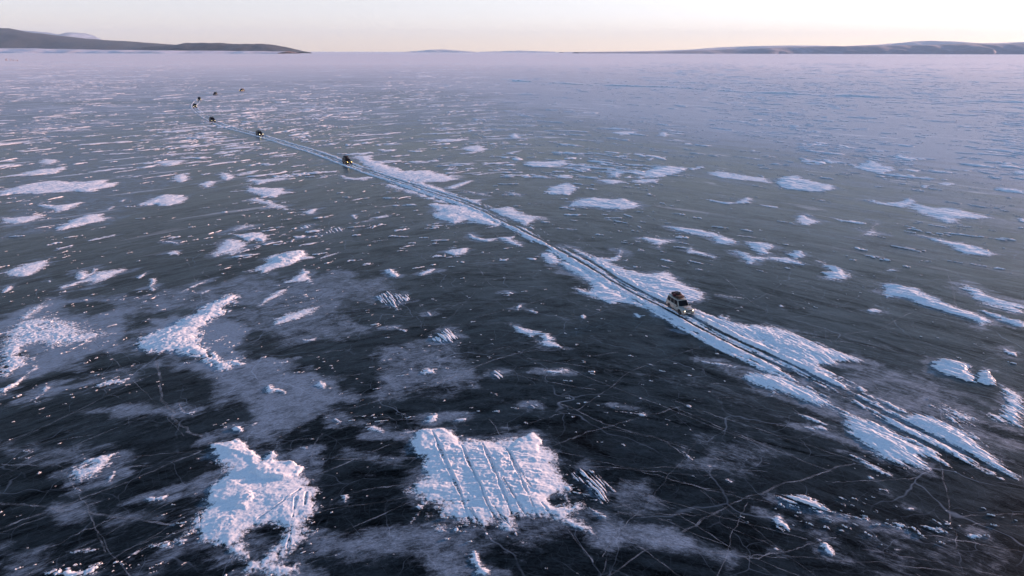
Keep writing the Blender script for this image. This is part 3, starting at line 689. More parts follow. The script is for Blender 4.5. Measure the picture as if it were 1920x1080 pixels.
D("thin snow dash beyond the dashes right of the spur", V5, [(758,347),(800,352),(850,364),(845,371),(800,362)], H=0.2, f=0.15)
D("flat snow shelf below the track near the second vehicle", V5, [(-5,270),(30,278),(65,285),(140,278),(150,288),(100,297),(40,296),(-5,287)], H=0.3, f=0.25)
D("snow speck with tail left of centre", V5, [(42,462),(58,456),(78,466),(72,482),(55,478)], H=0.25, f=0.12)
D("thin rising snow streak left of centre", V5, [(88,492),(120,483),(165,468),(228,459),(225,466),(170,480),(115,492)], H=0.2, f=0.2)
D("pale snow film beyond the track, upper centre", V5, [(560,147),(600,135),(645,128),(695,150),(660,160),(610,163)], H=0.3, f=0.4)
D("small peaked snow lump beyond the pale film", V5, [(785,85),(800,75),(830,76),(850,92),(820,98),(795,95)], H=0.35, f=0.3)
D("short snow dash left of the pale film", V5, [(170,150),(210,154),(255,150),(245,159),(200,162)], H=0.3, f=0.2)
D("short snow dash just left of the pale film", V5, [(300,154),(350,158),(398,155),(380,164),(335,163)], H=0.3, f=0.2)
D("rising snow dash right of the pale film", V5, [(770,168),(810,160),(848,156),(835,165),(800,173)], H=0.3, f=0.2)
D("long flat snow film high up left of centre", V5, [(430,108),(480,102),(540,103),(605,99),(600,106),(540,112),(450,117)], H=0.3, f=0.5)
D("small snow peak above the chunky lump", V5, [(1128,241),(1150,246),(1172,240),(1176,246),(1155,257),(1138,252)], H=0.35, f=0.2)
D("warm snow speck up right of the small peak", V5, [(1438,198),(1455,192),(1477,188),(1470,198),(1450,205)], H=0.35, f=0.2)
D("long pale snow film near the far ice, right of centre", V5, [(1268,70),(1330,66),(1400,68),(1380,80),(1310,86)], H=0.3, f=0.6)
D("small snow heap beyond the broad pale drift", V5, [(1490,72),(1520,68),(1552,82),(1530,93),(1500,90)], H=0.35, f=0.4)
D("lone oval snow chip below the track's left bank", V5, [(1122,932),(1140,928),(1157,938),(1145,950),(1128,946)], H=0.25, f=0.1)
D("lone snow chip just left of the white vehicle's track", V5, [(1376,924),(1395,925),(1413,938),(1402,945),(1388,938)], H=0.25, f=0.1)
D("thin snow chip above the pointed floe", V5, [(873,910),(900,908),(930,918),(922,926),(895,918)], H=0.25, f=0.1)
D("small curled snow scrap left of the pointed floe", V5, [(818,897),(832,883),(852,882),(848,895),(832,908)], H=0.2, f=0.12)
D("short snow sliver left of the pointed floe", V5, [(400,915),(412,916),(430,934),(418,937),(405,928)], H=0.25, f=0.1)
D("thin hooked snow thread left of the lower dark comb", V5, [(222,990),(250,984),(275,993),(318,1003),(305,1011),(270,1002),(240,992)], H=0.2, f=0.08)
D("pair of snow dashes on dark ice, centre", V5, [(742,832),(770,825),(800,822),(812,833),(795,842),(765,838)], H=0.15, f=0.15, comb=0.9)
D("short snow dash left of the crumbly clump by the track", V5, [(868,662),(895,662),(923,665),(915,673),(885,670)], H=0.18, f=0.12)

# --- beside the track
D("ribbed snow bank on the far side of the track beyond the second vehicle", V5, [(45,182),(100,178),(155,183),(150,200),(200,215),(240,232),(300,252),(360,250),(420,250),(480,268),(555,292),(510,300),(440,308),(350,308),(270,292),(190,265),(110,232)], H=0.42, f=0.5, rough=1.4)
D("narrow snow bank on the far side of the track, upper centre", V5, [(330,305),(385,308),(440,318),(490,345),(480,357),(420,348),(370,330)], H=0.3, f=0.3)
D("triangular snow bank on the far side of the track, centre", V5, [(690,430),(740,425),(795,420),(850,448),(900,462),(992,478),(940,484),(905,483),(905,503),(870,512),(810,490),(745,462)], H=0.4, f=0.5, rough=1.4)
D("pillow shaped snow bank on the near side of the track, centre", V5, [(403,410),(440,403),(475,406),(560,412),(640,438),(700,463),(758,512),(725,516),(690,510),(640,500),(590,490),(530,502),(470,490),(420,462),(440,440)], H=0.5, f=0.4, rough=1.4)
D("long thin snow bank on the near side of the track, upper centre", V5, [(185,310),(230,312),(300,330),(380,358),(450,382),(520,402),(505,413),(440,400),(360,372),(280,345),(225,335)], H=0.25, f=0.3)
D("broad snow bank with a left hook, near side of the track behind the white vehicle", V5, [(1020,668),(1060,676),(1130,703),(1220,762),(1330,828),(1430,885),(1540,940),(1605,975),(1605,1000),(1560,985),(1480,935),(1440,905),(1380,885),(1320,880),(1270,886),(1220,865),(1170,850),(1120,828),(1088,806),(1105,798),(1160,815),(1175,792),(1120,755),(1050,712),(1015,690)], H=0.5, f=0.35, rough=1.2)
D("ribbed snow bank with a curled spur, far side of the track behind the white vehicle", FP, [(1055,460),(1085,467),(1110,480),(1145,483),(1156,479),(1158,468),(1170,466),(1167,480),(1158,490),(1147,493),(1172,505),(1214,513),(1250,507),(1282,530),(1325,550),(1322,560),(1300,568),(1275,565),(1255,572),(1232,562),(1190,540),(1150,515),(1105,488)], H=0.5, f=0.35, rough=1.6)
D("feathered snow bank on the far side of the track ahead of the white vehicle", FP, [(1306,590),(1340,592),(1370,602),(1400,608),(1440,607),(1463,614),(1500,628),(1540,645),(1580,660),(1622,676),(1612,682),(1580,678),(1570,684),(1545,688),(1535,698),(1500,692),(1475,682),(1440,662),(1400,640),(1365,620),(1325,602)], H=0.5, f=0.55, rough=1.7, ang=[(1400,610),(1560,690)])
D("crown of thin snow tufts beyond the track right of the white vehicle", V6, [(150,935),(180,928),(200,938),(215,925),(230,940),(222,955),(190,955),(165,950)], H=0.2, f=0.2, crumb=0.3)
D("large feathered snow bank on the near side of the track, right foreground", N3, [(30,418),(60,405),(120,400),(200,405),(300,420),(400,470),(500,528),(600,590),(700,648),(850,710),(1000,770),(1150,850),(1310,940),(1290,955),(1180,940),(1240,1020),(1200,1035),(1120,1010),(1050,985),(930,950),(860,900),(780,840),(700,780),(690,700),(640,640),(580,615),(520,610),(460,600),(400,580),(280,530),(180,500),(110,475),(50,440)], H=0.6, f=0.5, rough=1.3, ang=[(500,530),(1150,850)])
D("long blade shaped snow bank on the far side of the track, right foreground", N3, [(1020,672),(1060,672),(1130,655),(1250,678),(1380,740),(1500,815),(1580,880),(1640,930),(1700,985),(1830,1085),(1780,1080),(1700,1035),(1600,985),(1500,935),(1400,880),(1250,805),(1100,728)], H=0.5, f=0.4, rough=1.4, ang=[(1100,700),(1700,1000)])
D("streaky snow film fanning above the long blade shaped bank", N3, [(1190,600),(1280,598),(1340,615),(1420,640),(1530,690),(1520,720),(1500,740),(1430,715),(1350,680),(1290,640)], H=0.14, f=0.6, crumb=0.4, ang=[(1280,600),(1500,720)])
D("straight thin snow spar beside the long blade shaped bank", N3, [(1300,640),(1360,680),(1450,750),(1530,810),(1620,882),(1610,886),(1520,825),(1430,755),(1340,690)], H=0.2, f=0.12, ang=[(1300,640),(1620,885)])
D("thin straight snow spar below the track's near bank", W3, [(485,316),(540,332),(600,352),(655,378),(685,388),(660,393),(610,372),(550,348)], H=0.18, f=0.12)
D("small torn snow film under the thin spar", W3, [(545,392),(590,388),(640,386),(660,398),(680,400),(665,416),(640,408),(600,408)], H=0.16, f=0.25)
D("pair of thin snow spars in front of the near bank's tip", W3, [(762,516),(800,530),(840,548),(900,580),(968,616),(950,622),(900,604),(870,592),(820,562)], H=0.16, f=0.2, ang=[(762,516),(968,616)])
D("oval snow chip below the pair of thin spars", W3, [(843,613),(865,618),(888,630),(880,641),(855,632)], H=0.2, f=0.1)
D("thin dash of snow left of the track's near bank", W3, [(72,86),(110,92),(180,100),(252,117),(240,125),(160,108),(90,97)], H=0.16, f=0.15)

# --- right
D("thin blue-white blade with bright rounded end above the track", FP, [(1240,423),(1262,424),(1290,427),(1318,431),(1345,438),(1372,448),(1385,453),(1372,459),(1340,457),(1333,446),(1300,440),(1262,432)], H=0.4, f=0.2)
D("upper horn of the ragged snow floe, right middle distance", V6, [(288,588),(320,585),(370,586),(420,598),(447,612),(415,618),(400,632),(430,642),(400,650),(360,648),(335,625)], H=0.4, f=0.2)
D("lower body of the ragged snow floe, right middle distance", V6, [(218,626),(250,627),(290,634),(345,652),(400,655),(450,655),(500,660),(540,675),(578,692),(560,698),(520,690),(470,688),(400,672),(355,675),(335,692),(300,696),(285,672),(255,648)], H=0.45, f=0.2)
D("rounded right knob of the ragged snow floe", V6, [(470,632),(510,638),(530,630),(560,630),(580,650),(560,664),(530,668),(500,655)], H=0.45, f=0.15)
D("kite shaped snow patch right of the ragged floe", V6, [(628,674),(660,680),(690,692),(740,702),(770,722),(803,746),(785,758),(770,770),(700,766),(650,760),(665,742),(640,730),(685,722),(665,700)], H=0.35, f=0.25, rough=1.5)
D("long snow drift with ribbed top and smooth blue side, right", V6, [(928,788),(960,782),(1010,784),(1060,795),(1110,808),(1170,838),(1230,868),(1290,892),(1380,920),(1430,940),(1468,962),(1452,978),(1400,987),(1380,972),(1300,935),(1220,912),(1130,886),(1080,868),(1040,850),(1000,848),(965,858),(930,828),(945,805)], H=0.6, f=0.3, rough=1.4)
D("pale feathery snow drift at the right edge above the smooth one", V6, [(1303,785),(1340,785),(1400,810),(1460,842),(1530,865),(1620,880),(1620,932),(1560,925),(1500,905),(1420,882),(1350,850),(1325,820)], H=0.3, f=0.6)
D("narrow bright snow ridge running off the right edge", V6, [(1388,905),(1420,908),(1470,925),(1540,945),(1620,962),(1620,994),(1560,982),(1500,960),(1440,935)], H=0.5, f=0.2)
D("flat topped snow block near the right edge", N3, [(1228,362),(1260,335),(1298,310),(1360,318),(1420,338),(1485,368),(1480,395),(1500,412),(1535,425),(1520,470),(1460,458),(1400,432),(1340,415),(1290,395)], H=0.6, f=0.15, steps=[([(1270,340),(1300,315),(1470,368),(1470,400),(1370,375)],0.25)])
D("knobby snow lump attached right of the flat topped block", N3, [(1530,420),(1545,395),(1570,375),(1595,385),(1610,415),(1645,450),(1638,485),(1600,480),(1560,472),(1530,455)], H=0.6, f=0.15)
D("combed snow sheet running off the right edge below the flat topped block", N3, [(1650,465),(1700,480),(1760,515),(1835,560),(1835,755),(1790,745),(1740,740),(1700,715),(1640,690),(1580,668),(1640,660),(1690,655),(1670,600),(1690,550),(1660,500)], H=0.35, f=0.6, ang=[(1650,470),(1830,570)], rough=1.3)
D("small snow star far right above the flat topped block", W3, [(1474,40),(1480,30),(1500,42),(1540,52),(1545,72),(1515,65),(1490,60)], H=0.3, f=0.2)
D("peaked snow patch in the upper right", V6, [(798,235),(830,225),(860,200),(880,198),(920,215),(960,228),(1002,240),(985,258),(940,262),(890,258),(840,248)], H=0.45, f=0.4)
D("small warm snow peak left of the peaked patch", V6, [(655,203),(675,196),(700,202),(727,215),(700,220),(672,212)], H=0.4, f=0.3)
D("little snow heap right above the peaked patch", V6, [(998,178),(1020,172),(1045,182),(1035,192),(1010,188)], H=0.4, f=0.3)
D("bright tipped thin snow dash, upper right of centre", V6, [(20,240),(60,235),(95,229),(102,240),(70,247),(35,250)], H=0.35, f=0.25)
D("broad low snow drift with bright crest and bright right knob, upper right", V6, [(430,292),(470,280),(515,275),(540,272),(560,285),(610,297),(660,312),(722,320),(730,335),(700,346),(640,352),(560,346),(490,338),(440,318)], H=0.5, f=0.4)
D("long low snow tail leading to the broad low drift, upper right", V6, [(108,258),(160,254),(230,262),(300,275),(400,290),(425,312),(350,303),(270,296),(180,288),(130,275)], H=0.28, f=0.5)
D("comet shaped snow drift with long left tail", V6, [(50,372),(110,382),(170,396),(245,400),(275,385),(305,370),(328,385),(322,404),(280,408),(200,410),(120,392)], H=0.5, f=0.15)
D("round pale snow smudge right of the comet shaped drift", V6, [(523,475),(545,462),(575,460),(610,475),(658,492),(630,503),(585,512),(550,505),(530,492)], H=0.22, f=0.4)
D("very broad hazy snow drift, far right middle distance", V6, [(1050,420),(1080,400),(1130,412),(1180,425),(1260,425),(1310,432),(1390,455),(1460,472),(1400,482),(1330,478),(1280,500),(1240,512),(1220,492),(1150,465),(1080,445)], H=0.35, f=0.7)
D("rough topped snow drift left of the very broad hazy one", V6, [(862,392),(900,388),(950,402),(1010,400),(1045,380),(1070,380),(1110,402),(1080,418),(1030,428),(960,414),(900,405)], H=0.4, f=0.4)
D("tapering blue snow blade widening to a pale fan, right", V6, [(1092,551),(1140,555),(1190,568),(1250,580),(1320,590),(1400,610),(1450,628),(1495,648),(1440,655),(1370,652),(1310,642),(1265,618),(1240,600),(1190,585),(1140,570)], H=0.4, f=0.35)
D("faint spidery snow film left of the tapering blade", V6, [(808,568),(840,545),(880,520),(905,485),(925,500),(905,525),(940,548),(900,560),(850,562)], H=0.14, f=0.5, crumb=0.5)
D("flat snow chip above the smooth blue-sided drift", V6, [(853,910),(880,900),(905,898),(943,912),(930,923),(890,920)], H=0.22, f=0.2)
D("pale streak of snow below the thin blade above the track", V6, [(5,632),(40,608),(70,628),(115,640),(160,657),(155,670),(110,658),(60,645),(20,642)], H=0.18, f=0.4)
D("thin straight snow line right of the comet shaped drift", V6, [(355,411),(400,414),(452,421),(445,427),(395,421)], H=0.2, f=0.15)
D("thin broken snow line under the round pale smudge", V6, [(705,473),(750,484),(810,488),(865,500),(840,504),(780,496),(735,490)], H=0.2, f=0.2)
D("flat blue snow tongue at the right edge", V6, [(1455,336),(1500,332),(1560,338),(1620,348),(1620,362),(1560,356),(1500,350)], H=0.5, f=0.3)
D("dark edged snow tongue higher at the right edge", V6, [(1540,256),(1575,252),(1620,258),(1620,272),(1580,268)], H=0.5, f=0.3)
D("small pale snow dab above the tapering blade", V6, [(1118,322),(1140,317),(1165,324),(1155,336),(1130,334)], H=0.25, f=0.4)
D("thin pale snow film right of the small dab", V6, [(1195,312),(1240,307),(1293,315),(1270,326),(1220,324)], H=0.2, f=0.4)
D("small snow patch cut by the right edge", V6, [(1565,477),(1590,472),(1620,478),(1620,498),(1590,492)], H=0.3, f=0.3)
D("small flat snow scrap between the kite patch and the right drift", V6, [(952,720),(975,714),(1000,716),(1012,724),(985,728)], H=0.14, f=0.3)
D("tiny twin snow chips right of the white vehicle", V6, [(448,886),(462,882),(478,890),(470,897),(456,893)], H=0.2, f=0.15)
D("dashed snow thread beyond the track right of the white vehicle", V6, [(148,832),(190,834),(240,843),(282,847),(275,853),(220,848),(170,840)], H=0.15, f=0.2)

# --- right foreground
D(C+"loose and feathery, right foreground", W3, [(430,712),(470,700),(510,705),(560,700),(610,722),(665,755),(712,790),(690,806),(640,798),(580,790),(530,770),(490,745)], H=0.18, f=0.45, crumb=0.4, comb=0.7, ang=[(440,705),(700,800)])
D("thin snow spray right of the feathery comb", W3, [(700,785),(760,795),(850,808),(865,822),(910,840),(860,835),(800,815),(740,805)], H=0.12, f=0.3, crumb=0.3)
D("leaf shaped snow scrap in the right foreground", W3, [(395,808),(425,805),(445,800),(475,830),(502,862),(492,878),(460,860),(425,842)], H=0.25, f=0.2)
D("diagonal snow flake near the bottom right of centre", W3, [(610,902),(640,918),(665,925),(690,955),(708,985),(690,996),(660,975),(640,952),(620,945),(640,935)], H=0.25, f=0.2)
D("flat snow scrap in the lower right corner area", W3, [(1290,878),(1330,888),(1370,882),(1385,903),(1350,910),(1315,900)], H=0.22, f=0.25)
D("torn snow shreds left of the lower right scrap", W3, [(1095,848),(1140,850),(1170,848),(1210,870),(1245,885),(1200,885),(1150,870)], H=0.18, f=0.35, crumb=0.4)
D("torn snow shreds further left in the lower right", W3, [(950,822),(985,825),(1032,838),(1025,858),(1050,878),(1020,880),(985,860),(960,850)], H=0.18, f=0.35, crumb=0.4)
D("small snow drop left of the feathery comb", W3, [(190,632),(210,632),(235,645),(225,658),(205,652)], H=0.22, f=0.1)
D("short snow sliver below the track, right foreground", W3, [(95,566),(115,566),(133,575),(125,583),(108,578)], H=0.16, f=0.1)
D("slanting snow sliver right of the grooved sheet", W3, [(-5,503),(15,512),(35,530),(52,550),(40,549),(15,528)], H=0.14, f=0.1)
D("small snow tick under the far bank, right foreground", W3, [(880,676),(910,674),(955,685),(948,697),(915,688)], H=0.15, f=0.15)
D("small warm snow dash in the right foreground", W3, [(1015,768),(1045,762),(1078,768),(1065,777),(1035,778)], H=0.15, f=0.12)
D("small snow drop near the bottom right", W3, [(972,955),(990,953),(1010,960),(1000,971),(980,968)], H=0.2, f=0.1)
D("small snow drop near the bottom, left of the diagonal flake", W3, [(418,950),(430,948),(447,960),(440,970),(425,966)], H=0.2, f=0.1)

# ------------------------------------------------------------------ the driven track across the ice
def build_track():
    key = [(-1,.6,.5,.6),(360,.6,.5,.6),(398,.55,.4,.55),(430,.75,.6,.8),(550,.85,.6,.9),(652,.85,.7,.9),(800,.85,.9,.85),(879,.8,.7,.6),(960,.7,.45,.5),(1038,.75,.25,.35),(1100,.85,.85,.7),(1172,.95,.95,.95),(1294,1,.75,.95),(1380,.95,.95,.9),(1470,.75,.85,.8),(1530,.35,.45,.7),(1600,.3,.3,.6),(1650,.5,.3,.6),(1680,.7,.9,.6),(1790,.5,.95,.6),(1848,.2,.7,.4),(1900,.1,.1,.25),(2100,.1,.1,.2)]
    # arc length -> photo x of the sample, for the presence table
    P = TRACK_NEAR
    pxs = catmull([(a, b) for a, b in TRACK_PX], 5)[:, 0]
    seg = np.hypot(*(P[1:] - P[:-1]).T); arc = np.concatenate([[0], np.cumsum(seg)])
    S = []; s = 0.0
    while s < arc[-1]:
        S.append(s); yy = np.interp(s, arc, P[:, 1]); s += max(0.12, math.hypot(yy, CAM_H) / 683 * 0.9)
    S = np.array(S); T = np.concatenate([np.arange(-4.6, -1.4, 0.14), np.arange(-1.4, 1.4, 0.07), np.arange(1.4, 4.6, 0.14)])
    cx = np.interp(S, arc, P[:, 0]); cy = np.interp(S, arc, P[:, 1]); pxx = np.interp(S, arc, pxs)
    tx = np.gradient(cx, S); ty = np.gradient(cy, S); ln = np.hypot(tx, ty); tx /= ln; ty /= ln
    s2, t2 = np.meshgrid(S, T, indexing='ij')
    X = cx[:, None] - ty[:, None] * t2; Y = cy[:, None] + tx[:, None] * t2
    kk = np.array(key)
    pl, pm, pr = (np.interp(pxx, kk[:, 0], kk[:, j])[:, None] for j in (1, 2, 3))
    wob = fbm(s2 * 0.15, s2 * 0, 3, 2) * 0.12
    t = t2 + wob
    nz = fbm(s2 * 0.10, t2 * 1.3, 71, 4)
    rutv = 0.55 + 0.75 * smooth01(0.5 + 1.3 * fbm(s2 * 0.22, np.sign(t2) * 5 + 0 * t2, 78, 4)); n2 = fbm(s2 * 0.5, t2 * 2.6, 72, 4, 0.6); n3 = fbm(s2 * 2.2, t2 * 3.0, 73, 4, 0.6)
    def berm(c, wd, p, h):
        prof = np.exp(-((t - c) / wd) ** 2)
        return h * (prof * (0.75 + 0.5 * n2) * (0.35 + 0.85 * p) - (1.05 - p) * 0.75 - 0.12 + 0.30 * nz * (1.1 - p * 0.6))
    wide = smooth01((pxx[:, None] - 600) / 200)
    zl = np.maximum(berm(-1.75, 0.75, pl, 0.34), berm(-2.6, 1.1, pl * 0.85 * wide - 0.8 * (1 - wide), 0.22))
    zr = np.maximum(berm(1.75, 0.7, pr, 0.32), berm(2.6, 1.1, pr * 0.8 * wide - 0.8 * (1 - wide), 0.2))
    zm = np.where(np.abs(t) < 0.7, 0.13 * (smooth01((0.62 - np.abs(t)) / 0.25) * 1.3 * (0.7 + 0.5 * n2) - (1.0 - pm) * 1.25 - 0.15 + 0.45 * nz), -1)
    z = np.maximum(np.maximum(zl, zr), zm) + 0.035 * n3 + 0.05 * smooth01((fbm(s2 * 1.4, t2 * 2.2, 79, 4, 0.65) - 0.1) * 3) * (np.abs(t2) > 1.2)
    for c in (-0.82, 0.82):
        cut = (1 - smooth01((np.abs(t - c + 0.05 * n3) - 0.17 - 0.05 * n2) / 0.17)) * np.clip(rutv, 0, 1)
        z = z - cut * (np.maximum(z, 0) + 0.05)
    edge = smooth01((4.5 - np.abs(t2)) / 1.2)
    z = np.where(z > 0, z * edge, z) - (1 - edge) * 0.1
    z = np.maximum(z, -0.1)
    F = grid_faces(len(S), len(T)); kf = (z.ravel()[F] > -0.02).any(1); F = F[kf]
    used, inv = np.unique(F.ravel(), return_inverse=True)
    co = np.stack([X.ravel()[used], Y.ravel()[used], z.ravel()[used]], 1)
    o = np_mesh("snow_track", co, inv.reshape(-1, 4), SNOW)
    tag(o, "snowy wheel track with two ruts running across the lake", None, None, 'structure')
build_track()
build_ice()

# ------------------------------------------------------------------ countless snow flecks
def build_flecks():
    rng = np.random.default_rng(11)
    gx, gy = 13, 9
    cos, faces = [], []; base = 0
    F0 = grid_faces(gx, gy)
    a = np.linspace(-1, 1, gx); b = np.linspace(-1, 1, gy)
    A, B = np.meshgrid(a, b, indexing='ij')
    rr = 1 - (A ** 2 + B ** 2)
    bands = [(24, 60, 170, .03, .16), (60, 110, 330, .05, .30), (110, 200, 900, .12, 1.3), (200, 420, 3000, .3, 4.2), (420, 900, 3200, .8, 6.0), (900, 2600, 2600, 2.0, 15.0)]
    k = 0
    # crowded spots: photo x, y, spread along and across, count, size
    spots = [(120,625,120,45,170,.07,.38),(60,560,60,25,40,.06,.3),(250,560,120,18,50,.07,.35),(400,640,60,40,60,.06,.3),(600,700,90,30,40,.05,.25),(430,800,30,14,18,.04,.18),(200,720,100,18,36,.05,.22),
             (1560,965,130,30,80,.05,.28),(1740,985,120,25,50,.05,.25),(1650,860,70,22,40,.05,.25),(870,830,60,14,30,.04,.2),(1090,930,45,35,50,.04,.22),(860,985,70,20,45,.04,.2),(570,985,40,60,60,.04,.2),(360,985,40,30,40,.04,.2),
             (800,650,90,30,40,.05,.22),(1100,760,160,40,50,.04,.2),(560,560,60,25,40,.06,.3),(120,480,120,30,50,.08,.5),(1540,560,140,40,40,.06,.3),(700,780,50,25,26,.04,.2),(240,1060,110,10,40,.04,.2)]
    jobs = []
    for sx, sy, wx, wy, n, s0, s1 in spots:
        for _ in range(int(n * 0.6)):
            qx, qy = rng.normal(sx, wx * .6), rng.normal(sy, wy * .6)
            if qy > 150: jobs.append((*px(qx, qy), s0, s1))
    for y0, y1, n, s0, s1 in bands + [None] * 0:
        m = 0
        while m < n:
            y = rng.uniform(y0, y1); hw = math.hypot(y, CAM_H) * 0.80
            x = rng.uniform(-hw, hw)
            cl = float(fbm(np.array([x / (0.12 * y + 8)]), np.array([y / (0.12 * y + 8)]), 91, 3)[0])
            bias = -0.12 * x / hw
            if cl + bias < rng.uniform(-0.35, 0.55): 
                if rng.random() < 0.8: continue
            m += 1; jobs.append((x, y, s0, s1))
    if True:
        for x, y, s0, s1 in jobs:
            k += 1
            sz = s0 * (s1 / s0) ** (rng.random() ** 1.5)
            asp = rng.uniform(1.3, 5.5) if rng.random() < .6 else rng.uniform(3, 11)
            th = wind_angle(x) + rng.normal(0, 0.25)
            L = sz * math.sqrt(asp); Wd = sz / math.sqrt(asp)
            u = A * L; v = B * Wd
            nz = vnoise(A * 2.1 + k * 3.7, B * 1.6 + k * 1.3, 5) - 0.5
            n4 = vnoise(A * 4.3 + k * 1.9, B * 3.1 - k * 2.3, 6) - 0.5
            h = (0.06 + 0.09 * sz ** 0.6) * rng.uniform(0.5, 1.5)
            h = min(h, 0.55)
            z = h * (rr * 0.7 - 0.32 + 2.0 * nz + 2.2 * n4)
            z = np.clip(z, -0.08, h)
            z[0] = z[-1] = -0.08; z[:, 0] = z[:, -1] = -0.08
            ca, sa = math.cos(th), math.sin(th)
            bend = 0.25 * L * rng.normal() * (A ** 2)
            X = x + u * ca - (v + bend * 0.4) * sa; Y = y + u * sa + (v + bend * 0.4) * ca
            if y < 330:
                rc, t = rut_cut(X, Y)
                if t is not None and np.abs(t).min() < 4.2: continue
            cos.append(np.stack([X.ravel(), Y.ravel(), z.ravel()], 1)); faces.append(F0 + base); base += gx * gy
    o = np_mesh("snow_flecks", np.concatenate(cos), np.concatenate(faces), SNOW)
    tag(o, "countless small scraps of snow scattered over the ice", "snow flecks", None, 'stuff')
build_flecks()

# ------------------------------------------------------------------ traced long cracks in the ice
CRACKS = [(W2,[(925,255),(1050,305),(1200,375),(1320,410),(1450,445),(1571,485),(1800,560)],.10),(W2,[(980,480),(1100,430),(1250,390),(1400,340),(1571,300)],.14),(W2,[(1010,510),(1200,555),(1400,600),(1571,650),(1820,700)],.08),
 (W2,[(0,315),(200,265),(400,210),(560,140),(700,85),(900,40)],.14),(W2,[(20,705),(150,675),(320,655)],.12),(W1,[(705,80),(735,150),(745,240),(765,290),(800,340),(850,400),(930,445)],.22),
 (W1,[(0,860),(250,770),(450,700),(700,600),(930,510)],.14),(W1,[(0,740),(200,760),(500,800),(800,850)],.16),(W1,[(0,570),(200,575),(400,580),(700,575)],.09),(W1,[(640,940),(800,880),(950,840)],.08),
 (W3,[(0,650),(250,715),(500,755),(750,800),(1000,870),(1300,920),(1571,970)],.08),(W3,[(0,880),(130,800),(350,700),(560,630),(800,565)],.15),(W3,[(250,985),(500,995),(900,1020),(1300,1060)],.07),
 (V5,[(660,780),(700,770),(900,730),(1050,700)],.10),(V5,[(300,575),(600,575),(900,570)],.10),(V5,[(630,690),(690,770),(720,800)],.08),(V6,[(180,930),(380,840),(520,785),(700,740)],.12),(V6,[(200,760),(300,850),(420,930)],.10),
 (V6,[(930,1000),(1060,930),(1250,900)],.10),(V6,[(0,600),(200,640),(500,730),(900,770),(1100,745)],.10),(V4,[(0,900),(300,850),(700,900),(1100,930),(1600,900)],.08),(V4,[(600,1000),(900,1030),(1200,1060),(1607,1000)],.08),
 (FP,[(1250,830),(1290,860),(1310,875)],.09),(FP,[(1080,770),(1200,690),(1340,640),(1400,610)],.08),(FP,[(1600,840),(1680,790),(1860,770),(1925,760)],.10)]
def build_cracks():
    m = NT("crack_ice")
    b = m.n("ShaderNodeBsdfPrincipled"); b.inputs['Base Color'].default_value = (.30, .34, .38, 1); b.inputs['Roughness'].default_value = 0.5
    tr = m.n("ShaderNodeBsdfTransparent"); mx = m.n("ShaderNodeMixShader")
    g = m.n("ShaderNodeNewGeometry")
    m.l(m.mapr(m.noise(g.outputs['Position'], 0.5, 6, 0.7), 0.40, 0.72, 0.06, 0.62), mx.inputs[0])
    m.l(tr.outputs[0], mx.inputs[1]); m.l(b.outputs[0], mx.inputs[2]); m.l(mx.outputs[0], m.out.inputs['Surface'])
    cos, faces = [], []; base = 0
    rng = np.random.default_rng(5); extra = []
    for _ in range(190):                              # fine straight scratches and stress lines
        y = rng.uniform(28, 62) if rng.random() < .45 else rng.uniform(62, 210)
        x = rng.uniform(-0.8, 0.8) * math.hypot(y, CAM_H)
        a = wind_angle(x) + rng.normal(0, .35) if rng.random() < .6 else rng.uniform(0, math.pi)
        Lg = rng.uniform(3, 22) * (1 + y / 150); b = rng.normal(0, .022)
        q = [(x + t * Lg * math.cos(a + b * t), y + t * Lg * math.sin(a + b * t)) for t in (-.5, -.2, .15, .5)]
        extra.append((None, q, rng.uniform(.03, .07) * (1 + y / 110)))
    for k, (V, pts, w) in enumerate(CRACKS + extra):
        P = catmull(W(V(pts)) if V else pts, 24)
        P = P[np.concatenate([[True], np.hypot(*(P[1:] - P[:-1]).T) > 0.02])]
        d = np.gradient(P, axis=0); n = np.stack([-d[:, 1], d[:, 0]], 1) / np.hypot(*d.T)[:, None]
        s = np.arange(len(P)) * 1.0
        off = fbm(s * 0.10, s * 0 + k, 33 + k, 5, 0.6) * (0.24 if V else 0.22)
        P = P + n * off[:, None]
        ww = (w * 1.25) * (0.55 + 0.9 * vnoise(s * 0.3, s * 0 + k, 8))[:, None]
        z = np.full(len(P), 0.004 + 0.0003 * (k % 37))
        L = np.concatenate([P + n * ww * .5, z[:, None]], 1); Rr = np.concatenate([P - n * ww * .5, z[:, None]], 1)
        q = len(P); cos += [L, Rr]
        i = np.arange(q - 1); faces.append(np.stack([base + i, base + q + i, base + q + i + 1, base + i + 1], 1)); base += 2 * q
    o = np_mesh("ice_cracks", np.concatenate(cos), np.concatenate(faces), m.m)
    tag(o, "pale hairline cracks crossing the dark ice", "ice cracks", None, 'stuff')
build_cracks()

